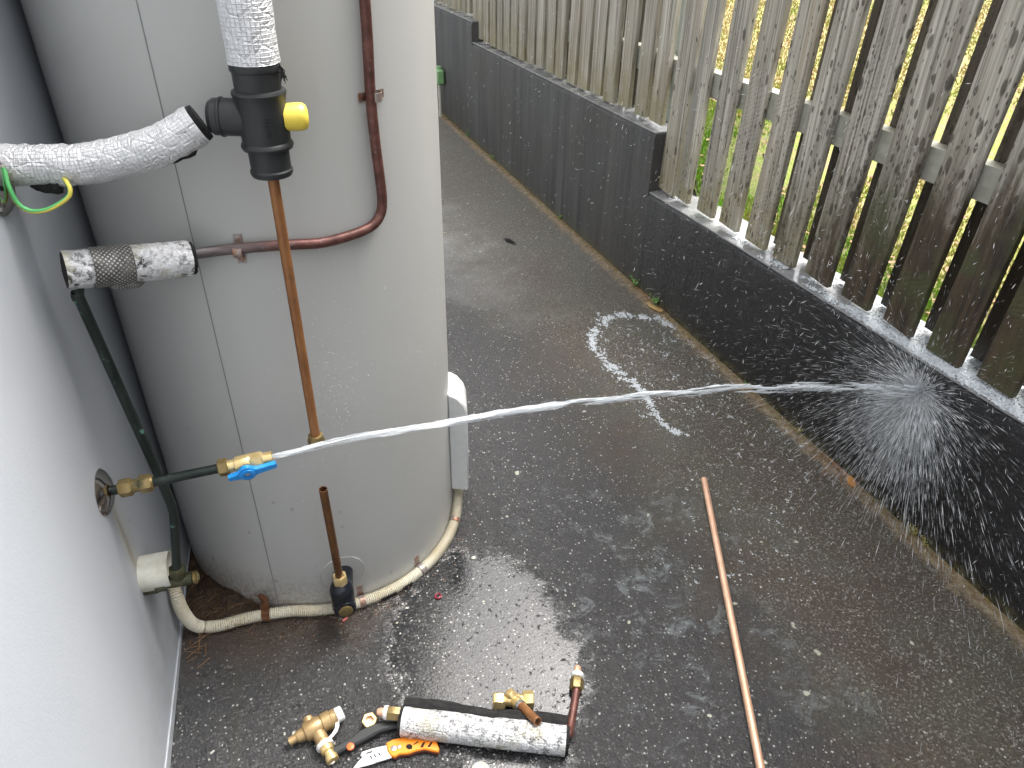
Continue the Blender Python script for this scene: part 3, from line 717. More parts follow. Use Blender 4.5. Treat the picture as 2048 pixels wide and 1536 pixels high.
# moulded lettering, reading downwards
fc = bpy.data.curves.new('lettering', 'FONT'); fc.body = 'RMC'; fc.size = .0125; fc.extrude = .0011; fc.align_x = 'CENTER'; fc.align_y = 'CENTER'
fo = bpy.data.objects.new('tmp', fc); C.objects.link(fo); dg = bpy.context.evaluated_depsgraph_get(); lm = bpy.data.meshes.new_from_object(fo.evaluated_get(dg)); bpy.data.objects.remove(fo)
lm.materials.clear(); lm.materials.append(M['blackplastic'])
lo = bpy.data.objects.new('lettering', lm); C.objects.link(lo); lo.parent = tee
dirv = _n(vec(0.0, -1, 0)); lo.location = tuple(VP(zv(243)) + dirv*.0323 - VP(zv(349)) + vec(.002, 0, 0))
xa = Vector((0, 0, -1)); za = Vector((0, -1, 0)); ya = za.cross(xa); lo.rotation_euler = Matrix((xa, ya, za)).transposed().to_euler()
# copper drop pipe
b = MB(); b.lathe(VP(zv(874)), Z_, [(0, .0078), (zv(340)-zv(874), .0078)], 20)
dp = thing('copper_drop_pipe', VP(zv(890)), 'straight brown copper pipe hanging from the black valve cover with a loose nut below', 'pipe')
b.build('pipe', 'copper_brown', dp)
b = MB(); zn = zv(889); b.hexnut(VP(zn), Z_, .014, .0146, .0080, .3); b.lathe(VP(zn+.014), Z_, [(0, .0130), (.007, .0124), (.0075, .008)], 24, False); b.build('nut', 'brass_old', dp)
# upright foil lagging
def ragged(amp): return lambda i, k: 1 + amp*math.sin(k*2.1+i*1.7)*.5 + random.uniform(-amp, amp)
def lagging(nm, label, path, r, mat='foil', foam_r=None, start=True, end=True, org=None, wob=.018, seg=30):
    t = thing(nm, path[0] if org is None else org, label, 'pipe insulation')
    b = MB(); R = [r*(1 + random.uniform(-.012, .012)) for _ in path]; b.tube(path, R, seg, False, ragged(wob)); b.build('foil_wrap', mat, t, angle=80)
    P = [np.array(p) for p in path]
    if start: P = [P[0] + _n(P[0]-P[1])*.006] + P
    if end: P = P + [P[-1] + _n(P[-1]-P[-2])*.006]
    b = MB(); b.tube(P, r*.89, seg, True, ragged(.06)); b.build('foam_core', 'foam', t, angle=80); return t
zt0 = zv(124)
uplag = lagging('upright_lagging', 'silver foil lagging on the upright pipe above the black valve cover', [VP(z) for z in np.linspace(zt0, 1.62, 26)], .0325, start=True, end=False)
b = MB()
for q in range(26):
    a = random.uniform(-.6, .6); p0 = VP(zt0-.002) + vec(math.cos(a)*.029, math.sin(a)*.029-.012, 0); b.tube([p0, p0+vec(random.uniform(0, .006), 0, -.008), p0+vec(random.uniform(0, .008), random.uniform(-.004, .004), -random.uniform(.012, .022))], .0006, 3)
b.build('foam_fray', 'foam', uplag)
# left foil lagged pipe to the wall
LP = [pc + pd_*.004 + vec(-.006, -.002, -.004), on_plane(330, 287, _n(vec(.15, 1, 0)), vec(0, 1.085, 0)), on_plane(250, 312, _n(vec(.15, 1, 0)), vec(0, 1.090, 0)), on_plane(170, 328, _n(vec(.15, 1, 0)), vec(0, 1.092, 0)), on_plane(90, 331, _n(vec(.15, 1, 0)), vec(0, 1.095, 0)), on_plane(20, 330, _n(vec(.15, 1, 0)), vec(0, 1.10, 0)), on_plane(-60, 326, _n(vec(.15, 1, 0)), vec(0, 1.105, 0))]
LPs = smooth_path(LP, 7)
lag2 = lagging('branch_lagging', 'silver foil lagged pipe sagging from the black valve cover to the house wall', LPs[1:], .0258, end=False, wob=.045)
b = MB(); fp = LPs[4:-10]
b.tube([q - Z_*.0235 + vec(0, -.010, 0) for q in LPs[26:33]], [.010, .011, .010, .009, .008, .006, .002], 8, True, ragged(.2)); b.build('torn_foam', 'foam', lag2); b = MB(); b.tube([q - Z_*.022 + vec(0, -.006, 0) for q in LPs[2:9]], [.004, .008, .008, .007, .006, .004, .002], 8, True, ragged(.2)); b.build('torn_foam', 'foam', lag2)
# earth wire loop
ew = [on_plane(x, y, _n(vec(.15, 1, 0)), vec(0, yo, 0)) for (x, y, yo) in ((8, 336, 1.075), (18, 375, 1.062), (36, 407, 1.058), (62, 422, 1.056), (92, 420, 1.056), (118, 408, 1.058), (137, 393, 1.060), (140, 378, 1.062), (132, 362, 1.068), (124, 352, 1.076))]
b = MB(); b.tube(smooth_path(ew, 8), .0031, 12, True); eo = b.build('earth_wire', 'earth', None, ew[0]); tag(eo, 'green and yellow earth wire looped under the silver lagged pipe', 'wire')
# collar where that pipe meets the wall
wc = on_wall(-8, 368); b = MB(); b.lathe(wc - WN*.001, WN, [(0, .040), (.004, .040), (.010, .034), (.014, .024), (.015, .018)], 32); wco = b.build('rusty_wall_collar', 'chrome', None, wc); tag(wco, 'tarnished round collar on the house wall behind the earth wire', 'collar')

# ---------------------------------------------------------------- red-brown pipe clipped to the tank
rp = [on_tank(x, y, .011) for (x, y) in ((724, -70), (727, -30), (731, 20), (735, 80), (741, 190), (750, 280), (759, 350), (764, 395), (762, 425), (748, 448), (722, 463), (680, 477), (640, 486), (590, 489), (540, 492), (480, 497), (440, 501))]
pR = on_plane(388, 508, Y_, vec(0, 1.150, 0)); sR = on_plane(378, 517, Y_, vec(0, 1.145, 0)); sL = on_plane(128, 541, Y_, vec(0, 1.105, 0))
rp2 = smooth_path(rp + [pR, (sR+pR)/2 - vec(.015, 0, 0)], 6)
rpt = thing('clipped_copper_pipe', rp[0], 'reddish brown copper pipe bent round the tank front and held by saddle clips', 'pipe')
b = MB(); b.tube(rp2, .0082, 16); b.build('pipe', 'copper_red', rpt)
def saddle(px, py, horizontal, parent, mat='rust_light'):
    c = on_tank(px, py, 0); nn = _n(vec(c[0]-TC[0], c[1]-TC[1], 0)); tt_ = vec(-nn[1], nn[0], 0)
    ax = (tt_, Z_) if horizontal else (Z_, tt_)            # along the pipe, across it
    b = MB(); W2 = .0065; prof = [(-.024, .0008), (-.0105, .0008)] + [(-.0094*math.cos(t), .0115 + .0094*math.sin(t)) for t in np.linspace(0, math.pi, 9)] + [(.0105, .0008), (.024, .0008)]
    out = []
    for (u, h_) in prof: out.append((u, h_+.0016))
    ring = [(u, h_) for (u, h_) in prof] + out[::-1]
    b.prism([c + ax[1]*u + nn*h_ - ax[0]*W2 for (u, h_) in ring], ax[0], 2*W2); cl = b.build('saddle_clip', mat, parent)
    b = MB()
    for sgn in (-1, 1): b.lathe(c + ax[1]*sgn*.0180 + nn*.002, nn, [(0, .0038), (.0012, .0036), (.002, .0020)], 10)
    b.build('screw', 'rust_light' if horizontal else 'copper_red', cl)
saddle(741, 190, False, rpt, 'rust_light'); saddle(480, 497, True, rpt, 'rust_light')
# ---------------------------------------------------------------- grubby lagging with mesh strap, between that pipe and the dark wall pipe
sd = _n(sR - sL); ns = 26
slv = lagging('old_pipe_lagging', 'flaking white foil lagging with a perforated strap, left end against the house wall', [sL + (sR-sL)*t for t in np.linspace(0, 1, ns)], .0268, 'foil_dirty', start=False, wob=.022)
b = MB(); Ls = np.linalg.norm(sR-sL); b.tube([sL + sd*Ls*t for t in np.linspace(.20, .52, 9)], [.0285]*9, 40, False); b.tube([sL + sd*Ls*t + vec(0, -.008, -.0235) for t in np.linspace(.28, .60, 7)], [.002, .009, .011, .011, .011, .009, .002], 12, True)
b.build('mesh_strap', 'mesh', slv, angle=80)
# ---------------------------------------------------------------- dark green pipe down the wall
w0 = on_wall(288, 1182); teeC = on_plane(361, 1160, WD, w0)
g0 = sL + sd*.016 - Z_*.004; g1 = g0 - Z_*.045 + vec(-.008, -.004, 0); gb = on_plane(341, 1003, Y_, vec(0, 1.100, 0)); g2 = g1 + (gb-g1)*.5
gm = on_plane(349, 1045, Y_, vec(0, 1.095, 0))
gpt = thing('dark_wall_pipe', teeC, 'long weathered dark green pipe slanting down the house wall into a corroded tee', 'pipe')
gp = smooth_path([g0, g1*.85+g0*.15 + vec(-.003, 0, 0), g1, g2, gb + (g2-gb)*.15, gb - Z_*.012, gm, teeC + Z_*.030], 8)
b = MB(); b.tube(gp, .0078, 16); b.build('pipe', 'copper_green', gpt)
b = MB(); b.hexnut(teeC + Z_*.014, Z_, .018, .0150, None); b.lathe(teeC - Z_*.004, Z_, [(0, .011), (.020, .011)], 16)
b.lathe(teeC - WN*.026, WN, [(0, .0115), (.030, .0120), (.046, .0120), (.048, .009)], 18); b.hexnut(teeC - WN*.042, WN, .018, .0150)
b.build('tee_fitting', 'brass_green', gpt)
b = MB(); L3 = (teeC-w0) @ WN; b.lathe(w0 - WN*.004, WN, [(0, .0082), (L3-.036, .0082)], 14); b.build('stub', 'brass_green', gpt)
b = MB(); b.lathe(teeC + WN*.022, WN, [(0, .0110), (.006, .0115), (.007, .0075)], 18); b.lathe(teeC + WN*.0285, WN, [(0, .0078), (.003, .0068)], 6); b.build('end_cap', 'brass_old', gpt)
# cream pvc stub
pv0 = on_wall(284, 1148); b = MB(); b.lathe(pv0 - WN*.004, WN, [(0, .0330), (.052, .0330), (.053, .0315), (.050, .0300), (.006, .0298), (.006, .001)], 40, False)
po = b.build('pvc_sleeve', 'pvc', None, pv0); tag(po, 'short cream plastic pipe sleeve stuck out of the house wall near its foot', 'pipe')

# ---------------------------------------------------------------- wall tap pipe with ball valve
fl = on_wall(205, 985); PL = WD
def pp(px, py): return on_plane(px, py, PL, fl)
E_ = pp(545, 914); A_ = fl
pdv = _n(E_ - A_); LL = np.linalg.norm(E_-A_)
def along(px): 
    lo, hi = 0., 1.
    for _ in range(40):
        m_ = (lo+hi)/2; q = A_ + pdv*LL*m_; c = M3.T @ (q-CO)
        if 1024 + FPX*c[0]/c[2] < px: lo = m_
        else: hi = m_
    return A_ + pdv*LL*lo
tap = thing('wall_supply_pipe', fl, 'dark supply pipe sticking out of a chrome collar on the house wall', 'pipe')
b = MB(); b.lathe(fl - WN*.001, WN, [(0, .0385), (.002, .0385), (.007, .034), (.013, .022), (.016, .012), (.0165, .009)], 40); b.build('wall_collar', 'chrome', tap)
b = MB(); b.tube([fl, along(452)], .0080, 16); b.build('pipe', 'copper_green', tap)
b = MB(); 
for (x0, x1) in ((239, 265), (279, 304)): q0, q1 = along(x0), along(x1); b.hexnut(q0, q1-q0, np.linalg.norm(q1-q0), .0150, None, random.random())
q0, q1 = along(264), along(280); b.lathe(q0, q1-q0, [(0, .0110), (np.linalg.norm(q1-q0), .0110)], 16); q0, q1 = along(304), along(308); b.lathe(q0, q1-q0, [(0, .012), (.003, .010)], 16)
b.build('union', 'brass_old', tap)
bv = thing('ball_valve', along(440), 'bright brass ball valve with blue lever, open and spouting a jet of water', 'valve')
b = MB(); q0, q1 = along(437), along(457); b.hexnut(q0, q1-q0, np.linalg.norm(q1-q0), .0150); b.build('nut', 'brass_old', bv)
a0 = along(457); D_ = lambda px: float((along(px)-a0) @ pdv)
b = MB(); b.lathe(a0, pdv, [(0, .0100), (D_(470), .0100), (D_(472), .0130), (D_(484), .0138), (D_(500), .0138), (D_(503), .0120)], 24)
b.lathe(a0 + pdv*D_(502), pdv, [(0, .0145), (D_(524)-D_(502), .0145), (D_(527)-D_(502), .0120)], 6, True, .2)
b.lathe(a0 + pdv*D_(524), pdv, [(0, .0105), (D_(545)-D_(524), .0105), (D_(545)-D_(524), .0070), (D_(545)-D_(524)-.02, .0070)], 24, False)
sdir_ = _n(vec(0.0, -.90, -.28)); hc = a0 + pdv*D_(491); b.lathe(hc, sdir_, [(0, .0085), (.0165, .0085)], 16); b.build('body', 'brass_new', bv)
hub = hc + sdir_*.016; hu = _n(pdv - sdir_*(pdv@sdir_)); hv = np.cross(sdir_, hu); hv = hv if hv[2] > 0 else -hv
b = MB(); o2 = []
for t in np.linspace(35, 145, 9): o2.append((.0135*math.cos(math.radians(t)), .0135*math.sin(math.radians(t))))
out = [(.046, .0050)] + [(.016, .0050)] + o2 + [(-.016, .0045), (-.030, .0030), (-.031, -.0040), (-.020, -.0060)] + [(.0135*math.cos(math.radians(t)), .0135*math.sin(math.radians(t))) for t in np.linspace(215, 325, 9)] + [(.020, -.0060), (.046, -.0040), (.0475, .0005)]
b.prism([hub + hu*x + hv*y*1.3 for (x, y) in out], sdir_, .0080, .0010); b.lathe(hub, sdir_, [(0, .0140), (.0095, .0130), (.0105, .0110), (.0105, .0062), (.0060, .0055)], 28, False); b.build('lever', 'blue', bv)
b = MB(); b.lathe(hub + sdir_*.005, sdir_, [(0, .0048), (.0040, .0044), (.0050, .0020)], 6); b.lathe(hub + sdir_*.004, sdir_, [(0, .0020), (.0068, .0018)], 10); b.build('lever_screw', 'steel', bv)

# ---------------------------------------------------------------- corrugated conduit round the foot of the tank
cp = []
for (px, py) in ((917, 935), (916, 965)): cp.append(on_tank(px, py, .014))
t1 = on_tank(905, 1040, .014)
cpx = [tp + tn*.020 + Z_*.170, tp + tn*.017 + Z_*.120]
for deg, z in ((-22, .085), (-29, .062), (-36, .055), (-44, .050), (-54, .047), (-64, .046), (-74, .046), (-84, .048), (-94, .050), (-104, .052), (-112, .054)):
    cpx.append(tank_pt(math.radians(deg), z, .0135))
for (px, py) in ((525, 1230), (480, 1240), (440, 1251), (410, 1254)): cpx.append(ground(px, py, .0135))
for (px, py, o_) in ((395, 1252, .038), (380, 1243, .027), (364, 1220, .021)): cpx.append(on_plane(px, py, WN, WA + WN*o_))
wq = on_plane(354, 1194, WN, WA + WN*.018); cpx += [wq, on_plane(346, 1165, WN, WA + WN*.014), on_plane(335, 1120, WN, WA + WN*.012)]
cs = smooth_path(cpx, 10)
# resample evenly for the rings
acc = [0.0]
for i in range(1, len(cs)): acc.append(acc[-1] + np.linalg.norm(cs[i]-cs[i-1]))
tot = acc[-1]; step = .00105; N_ = int(tot/step); csn = np.array(cs); rs = np.array([[np.interp(t, acc, csn[:, k]) for k in range(3)] for t in np.linspace(0, tot, N_)])
smooth_end = tot - .060
rad = [(0.0119 + (.0013*math.sin(2*math.pi*(i*step)/.0042) if .055 < i*step < smooth_end else 0)) for i in range(N_)]
cnd = thing('corrugated_conduit', cpx[0], 'ribbed cream conduit running round the foot of the tank to the house wall', 'conduit')
b = MB(); b.tube(list(rs), rad, 14); b.build('hose', 'conduit', cnd, angle=80)
def strap(i, mat, tabup=True, name='conduit_clip'):
    q = rs[i]; d_ = _n(rs[min(i+6, N_-1)] - rs[max(i-6, 0)]); b = MB(); b.tube([q - d_*.0065, q + d_*.0065], .0143, 18)
    r_ = _n(vec(TC[0]-q[0], TC[1]-q[1], 0)); b.box(q + r_*.0125 + Z_*.022, (.0016, .013, .026), (r_, d_, Z_))
    return b.build(name, mat, cnd)
def near(px, py):
    best = 0; bd = 1e9
    for i in range(N_):
        c = M3.T @ (rs[i]-CO); e = math.hypot(1024 + FPX*c[0]/c[2]-px, 768 + FPX*c[1]/c[2]-py)
        if e < bd: bd, best = e, i
    return best
strap(near(845, 1142), 'rust_light'); strap(near(725, 1205), 'rust_light')
i0 = near(912, 1043); q = rs[i0]; d_ = _n(rs[i0+6]-rs[i0-6]); b = MB(); b.tube([q-d_*.006, q+d_*.006], .0135, 18); b.build('tape_band', 'rust_light', cnd)
i0 = near(532, 1232); b = MB(); q = rs[i0]; d_ = _n(rs[i0+6]-rs[i0-6]); b.tube([q-d_*.008, q-d_*.002+Z_*.0005, q+d_*.007], .0148, 14, True, ragged(.09)); b.tube([q+Z_*.010+vec(0, .006, 0), q+Z_*.030+vec(.004, .014, 0), q+Z_*.044+vec(-.004, .016, 0)], [.009, .0075, .006], 8, True, ragged(.2)); b.build('rusted_clip', 'rust', cnd)
for (pa, pb) in ((758, 790), (800, 822)):
    ia, ib = near(pa, 1190 if pa < 795 else 1170), near(pb, 1182 if pb < 795 else 1163); ia, ib = min(ia, ib), max(ia, ib)
    b = MB(); b.tube([rs[j] + vec(0.002, -.0085, -.002) for j in np.linspace(ia, ib, 6).astype(int)], .0052, 8); b.build('torn_slot', 'dark', cnd)

# damp soil in the corner between tank, conduit and wall
def soil_h(x, y): return .016*math.exp(-((x+.13)**2/.006 + (y-1.22)**2/.012)) + .004*math.sin(60*x)*math.sin(55*y)
poly = []
gx0, gx1, gy0, gy1, NX, NY = -.245, .03, 1.03, 1.5, 40, 60
V = []; F = []
for j in range(NY):
    for i in range(NX):
        x = gx0 + (gx1-gx0)*i/(NX-1); y = gy0 + (gy1-gy0)*j/(NY-1)
        ex = min(1, max(0, (1 - ((x+.14)/.15)**2 - ((y-1.325+.012*math.sin(40*x))/.155)**2)*1.2))
        V.append((x, y, gz(x, y) - .004 + ex*(.010 + soil_h(x, y)) + random.uniform(-.003, .003)*ex))
for j in range(NY-1):
    for i in range(NX-1): a = j*NX+i; F.append((a, a+1, a+NX+1, a+NX))
tag(raw_mesh('damp_soil', V, F, 'soil', True), 'damp brown soil heaped in the corner between tank and house wall', 'soil', kind='stuff')
b = MB()
for _ in range(80):
    x, y = random.uniform(-.20, -.03), random.uniform(1.14, 1.36)
    if (x-TC[0])**2+(y-TC[1])**2 < (TR+.004)**2: continue
    a = random.uniform(0, 6.28); L = random.uniform(.01, .035); z = gz(x, y)+.016; d_ = vec(math.cos(a), math.sin(a), random.uniform(-.1, .25))*L
    b.tube([vec(x, y, z), vec(x, y, z)+d_*.5+vec(0, 0, .003), vec(x, y, z)+d_], random.uniform(.0003, .0006), 4)
for _ in range(14):
    q = ground(random.uniform(375, 420), random.uniform(1270, 1330), .002); a = random.uniform(0, 6.28); d_ = vec(math.cos(a), math.sin(a), .05)*random.uniform(.01, .04); b.tube([q, q+d_], .0010, 4)
tag(b.build('dry_needles', 'twig', None, (-.12, 1.2, .05)), 'dry brown needles and twigs caught in the soil beside the tank', 'debris', kind='stuff')

# ================================================================ THINGS LYING ON THE DRIVEWAY
GU = _n(vec(0, -SL, 1))
def G(px, py, h=0.0):
    """point h above the driveway seen at a photo pixel"""
    return ground(px, py, h)
# long new copper pipe
r_ = .0079; a, c = G(1408, 958, r_), G(1521, 1536, r_); c = c + (c-a)*.16; a = a + vec(0, 0, 0); b = MB(); L_ = np.linalg.norm(c-a)
b.lathe(a, c-a, [(.03, .0066), (0, .0066), (0, .0077), (.0008, r_), (L_-.001, r_), (L_, .0066)], 24, False)
o = b.build('long_copper_pipe', 'copper_new', None, a); tag(o, 'long straight new copper pipe lying on the driveway at the right', 'pipe')
# cast bronze relief valve
rv = thing('relief_valve', G(625, 1465, 0), 'cast bronze relief valve with white lever lying on the driveway at far left', 'valve')
ax0, ax1 = G(578, 1484, .014), G(672, 1432, .022); dv = _n(ax1-ax0); Lr = np.linalg.norm(ax1-ax0)
b = MB(); b.lathe(ax0, dv, [(0, .0052), (0, .0078), (Lr*.16, .0080), (Lr*.17, .0105), (Lr*.32, .0125), (Lr*.34, .0165), (Lr*.42, .0185), (Lr*.60, .0185), (Lr*.66, .0165), (Lr*.70, .0150), (Lr*.71, .0175), (Lr*.88, .0175), (Lr*.90, .0150), (Lr*1.0, .0150)], 30, True)
br0 = ax0 + dv*Lr*.55; br1 = G(659, 1508, .014); bd = _n(br1-br0); Lb = np.linalg.norm(br1-br0)
b.lathe(br0, bd, [(0, .0125), (Lb*.52, .0125), (Lb*.55, .0140), (Lb*.62, .0140)], 24)
kn = ax0 + dv*Lr*.52 + _n(np.cross(dv, GU))*0; upv = _n(vec(-.25, .85, .35)); b.lathe(ax0 + dv*Lr*.50, upv, [(0, .010), (.020, .010), (.024, .0085), (.025, .005)], 18); b.build('valve_body', 'bronze', rv)
b = MB(); b.lathe(br0 + bd*Lb*.62, bd, [(0, .0152), (.0025, .0160), (.006, .0160), (.0075, .0145)], 24); b.build('white_ring', 'ptfe', rv)
b = MB(); b.lathe(br0 + bd*Lb*.74, bd, [(0, .0125), (.010, .0125), (.012, .009), (.020, .009), (.021, .0115), (.030, .0115), (.031, .007)], 20); b.build('outlet_spigot', 'brass_new', rv)
b = MB(); b.lathe(ax1 + dv*.001, dv, [(0, .0140), (.011, .0135), (.013, .010)], 22); b.build('lever_seat', 'ptfe', rv)
lvp = [(666, 1430), (672, 1421), (678, 1425), (678, 1440), (679, 1452), (675, 1464), (665, 1476), (652, 1487), (655, 1478), (664, 1468), (670, 1458), (671, 1446), (668, 1438)]
b = MB(); b.prism([G(x, y, .022) for (x, y) in lvp], GU, .0028, .0006); b.build('white_lever', 'white_paint', rv)
cl_ = [G(x, y, .010) for (x, y) in ((655, 1500), (662, 1508), (669, 1520), (663, 1528), (654, 1524), (655, 1514), (660, 1508))]
b = MB(); b.tube(smooth_path(cl_, 4), .0013, 8); b.build('wire_clip', 'steel', rv)
# loose hex nut
c = G(740, 1445, 0); b = MB(); b.hexnut(c + GU*.001, _n(vec(-.05, -.25, 1)), .013, .0150, .0088, .4); o = b.build('hex_nut', 'brass_new', None, c); tag(o, 'small loose brass hex nut lying open side up left of the silver lagging offcut', 'nut')
b = MB(); b.lathe(c + GU*.002, _n(vec(-.05, -.25, 1)), [(0, .0088), (.004, .0088)], 20); b.build('olive', 'copper_new', o)
# black tool handle with orange dot
hp = [(661, 1513), (668, 1503), (700, 1485), (722, 1468), (748, 1456), (775, 1450), (800, 1450), (830, 1458), (852, 1466), (848, 1472), (812, 1466), (790, 1464), (765, 1470), (742, 1482), (716, 1496), (690, 1508), (673, 1518), (664, 1520)]
b = MB(); b.prism([G(x, y, .0005) for (x, y) in hp], GU, .016, .003); th = b.build('black_tool_handle', 'blackplastic', None, G(740, 1480)); tag(th, 'curved black tool handle with an orange dot, partly under the silver lagging offcut', 'tool')
b = MB(); b.lathe(G(701, 1494, .0150), GU, [(0, .0070), (.0024, .0068), (.0030, .0055)], 24); M['dot'] = mat_simple('orange_dot_plastic', (.90, .16, .04), .4); b.build('orange_dot', 'dot', th)
# orange utility knife
kn_ = thing('utility_knife', G(800, 1500), 'orange handled folding utility knife with open blade lying in front of the lagging offcut', 'knife')
hd = [(773, 1489), (786, 1482), (808, 1477), (830, 1475), (852, 1475), (866, 1478), (874, 1488), (879, 1500), (877, 1507), (866, 1505), (850, 1501), (834, 1504), (818, 1510), (800, 1511), (790, 1517), (782, 1514), (776, 1505)]
b = MB(); b.prism([G(x, y+2, .003) for (x, y) in hd], GU, .010, .0018); b.build('handle', 'orange', kn_)
b = MB(); M['brown_edge'] = mat_simple('brown_grip_edge', (.09, .022, .012), .35); b.prism([G(x, y+5, .001) for (x, y) in hd], GU, .007, .001); b.build('grip_liner', 'brown_edge', kn_)
bl = [(776, 1492), (745, 1499), (722, 1510), (722, 1515), (706, 1537), (745, 1529), (784, 1517)]
b = MB(); b.prism([G(x, y, .006) for (x, y) in [(776, 1492), (745, 1499), (724, 1506), (721, 1513), (748, 1528), (784, 1517)]], GU, .0040, .0006); b.build('blade_holder', 'white_paint', kn_)
b = MB(); b.prism([G(x, y, .0075) for (x, y) in [(726, 1513), (716, 1524), (704, 1540), (752, 1527)]], GU, .0012); b.build('blade', 'steel', kn_)
for (x, y) in ((742, 1514), (750, 1511), (759, 1508)): b = MB(); b.prism([G(x-3, y-2, .0102), G(x-1, y-3, .0102), G(x+3, y+3, .0102), G(x+1, y+4, .0102)], GU, .0006); b.build('slot', 'dark', kn_)
b = MB(); b.prism([G(732, 1506, .0102), G(744, 1502, .0102), G(745, 1504, .0102), G(733, 1508, .0102)], GU, .0006); b.build('slot', 'dark', kn_)
for pts in ([(813, 1488), (820, 1486), (825, 1490), (824, 1496), (817, 1497), (812, 1493)], [(840, 1493), (846, 1483), (851, 1482), (846, 1493)], [(855, 1492), (862, 1482), (865, 1483), (860, 1492)], [(826, 1487), (836, 1481), (837, 1483), (828, 1488)]):
    b = MB(); b.prism([G(x, y+2, .0128) for (x, y) in pts], GU, .0008); b.build('slot', 'dark', kn_)
b = MB(); b.lathe(G(787, 1497, .0128), GU, [(0, .0052), (.0015, .0050), (.0022, .003)], 20); b.lathe(G(798, 1494, .0128), GU, [(0, .0035), (.0015, .0033), (.002, .002)], 16); b.build('pivot_screw', 'steel', kn_)
# foil lagging offcut with copper elbow through it
RO = .0272; o0, o1 = G(806, 1443, RO-.004), G(1131, 1481, RO-.004); od = _n(o1-o0); Lo = np.linalg.norm(o1-o0)
off = lagging('lagging_offcut', 'silver foil lagging offcut lying on the driveway, bent copper pipe through it', [o0 + od*Lo*t for t in np.linspace(0, 1, 34)], RO, 'foil_offcut', wob=.020)
b = MB(); sv = _n(np.cross(od, GU)); sv = sv if sv[1] > 0 else -sv
seg_ = [o0 + od*(Lo*t) + sv*(RO*.86 + .003*math.sin(t*9)) + GU*(RO*.50) for t in np.linspace(-.01, 1.0, 18)]
b.tube(seg_, [.0095*(1 + .25*math.sin(i*.9)) for i in range(18)], 10, True, ragged(.12)); b.tube([q + sv*.010 - GU*.009 for q in seg_], .0105, 10, True, ragged(.12)); b.build('split_foam_edge', 'foam', off)
cpL = o0 - od*.004 + GU*.006 + sv*.010
b = MB(); b.hexnut(cpL - od*.028, od, .026, .0135); b.build('left_nut', 'brass_old', off)
b = MB(); b.lathe(cpL - od*.034, od, [(0, .0120), (.007, .0135), (.0075, .010)], 20); b.build('left_thread_tape', 'ptfe', off)
b = MB(); b.lathe(cpL - od*.047, od, [(0, .0050), (.006, .0080), (.014, .0080)], 18); b.build('left_pipe_tip', 'copper_new', off)
pr0 = o1 + sv*.010 - od*.01; pr1 = G(1141, 1452, .016); pr2 = G(1150, 1400, .014); pr3 = G(1153, 1378, .014); e4 = G(1155, 1340, .012)
b = MB(); b.tube(smooth_path([pr0, pr0 + od*.016 + sv*.003, pr1, pr2, pr3], 8), .0078, 16); b.build('elbow_pipe', 'copper_red', off)
ed = _n(e4-pr3); b = MB(); b.hexnut(pr3 - ed*.002, ed, .026, .0135); b.build('right_nut', 'brass_old', off)
b = MB(); b.lathe(pr3 + ed*.024, ed, [(0, .009), (.003, .0125), (.010, .0130), (.012, .009)], 20); b.build('right_thread_tape', 'ptfe', off)
b = MB(); b.lathe(pr3 + ed*.034, ed, [(0, .0078), (.010, .0078), (.018, .0055)], 18); b.build('right_pipe_tip', 'copper_new', off)
# brass tee with copper tail leaning on the offcut
bt = thing('brass_tee_fitting', G(1025, 1415), 'bright brass tee fitting with a short copper tail resting behind the silver lagging offcut', 'pipe fitting')
tl, tr_ = G(986, 1402, .017), G(1067, 1398, .017); td = _n(tr_-tl); Lt = np.linalg.norm(tr_-tl)
b = MB(); b.hexnut(tl, td, Lt*.28, .0165, .0125, .2); b.build('union_nut', 'brass_new', bt)
b = MB(); b.hexnut(tr_ - td*Lt*.26, td, Lt*.26, .0165, .011, .5); b.build('union_nut', 'brass_new', bt)
mc = tl + td*Lt*.52; ct = G(1076, 1443, .060); cd = _n(ct-mc); Lc = np.linalg.norm(ct-mc)
b = MB(); b.lathe(tl + td*Lt*.20, td, [(0, .0105), (Lt*.16, .0105), (Lt*.2, .0125), (Lt*.42, .0130), (Lt*.48, .0105), (Lt*.62, .0105)], 24)
b.lathe(mc, cd, [(0, .0120), (.018, .0125), (.024, .0110)], 22); b.lathe(mc, _n(vec(-.30, .45, .75)), [(0, .0105), (.017, .0100), (.021, .0080), (.022, .004)], 20); b.build('tee_body', 'brass_new', bt)
b = MB(); b.lathe(mc + cd*.022, cd, [(0, .0112), (.006, .0112), (.007, .009)], 20); b.build('steel_ring', 'steel', bt)
b = MB(); b.lathe(mc + cd*.026, cd, [(0, .0088), (Lc-.027, .0078), (Lc-.026, .0078)], 20); b.build('copper_tail', 'copper_brown', bt)
b = MB(); b.lathe(mc + cd*(Lc-.0012), cd, [(-.02, .0062), (0.0005, .0062), (.0010, .0070), (0, .0079)], 20, False); b.build('tail_rim', 'copper_new', bt)
b = MB(); b.lathe(mc + cd*(Lc-.0012), cd, [(0, .0062), (.0012, .0060)], 18); b.build('tail_bore', 'dark', bt)
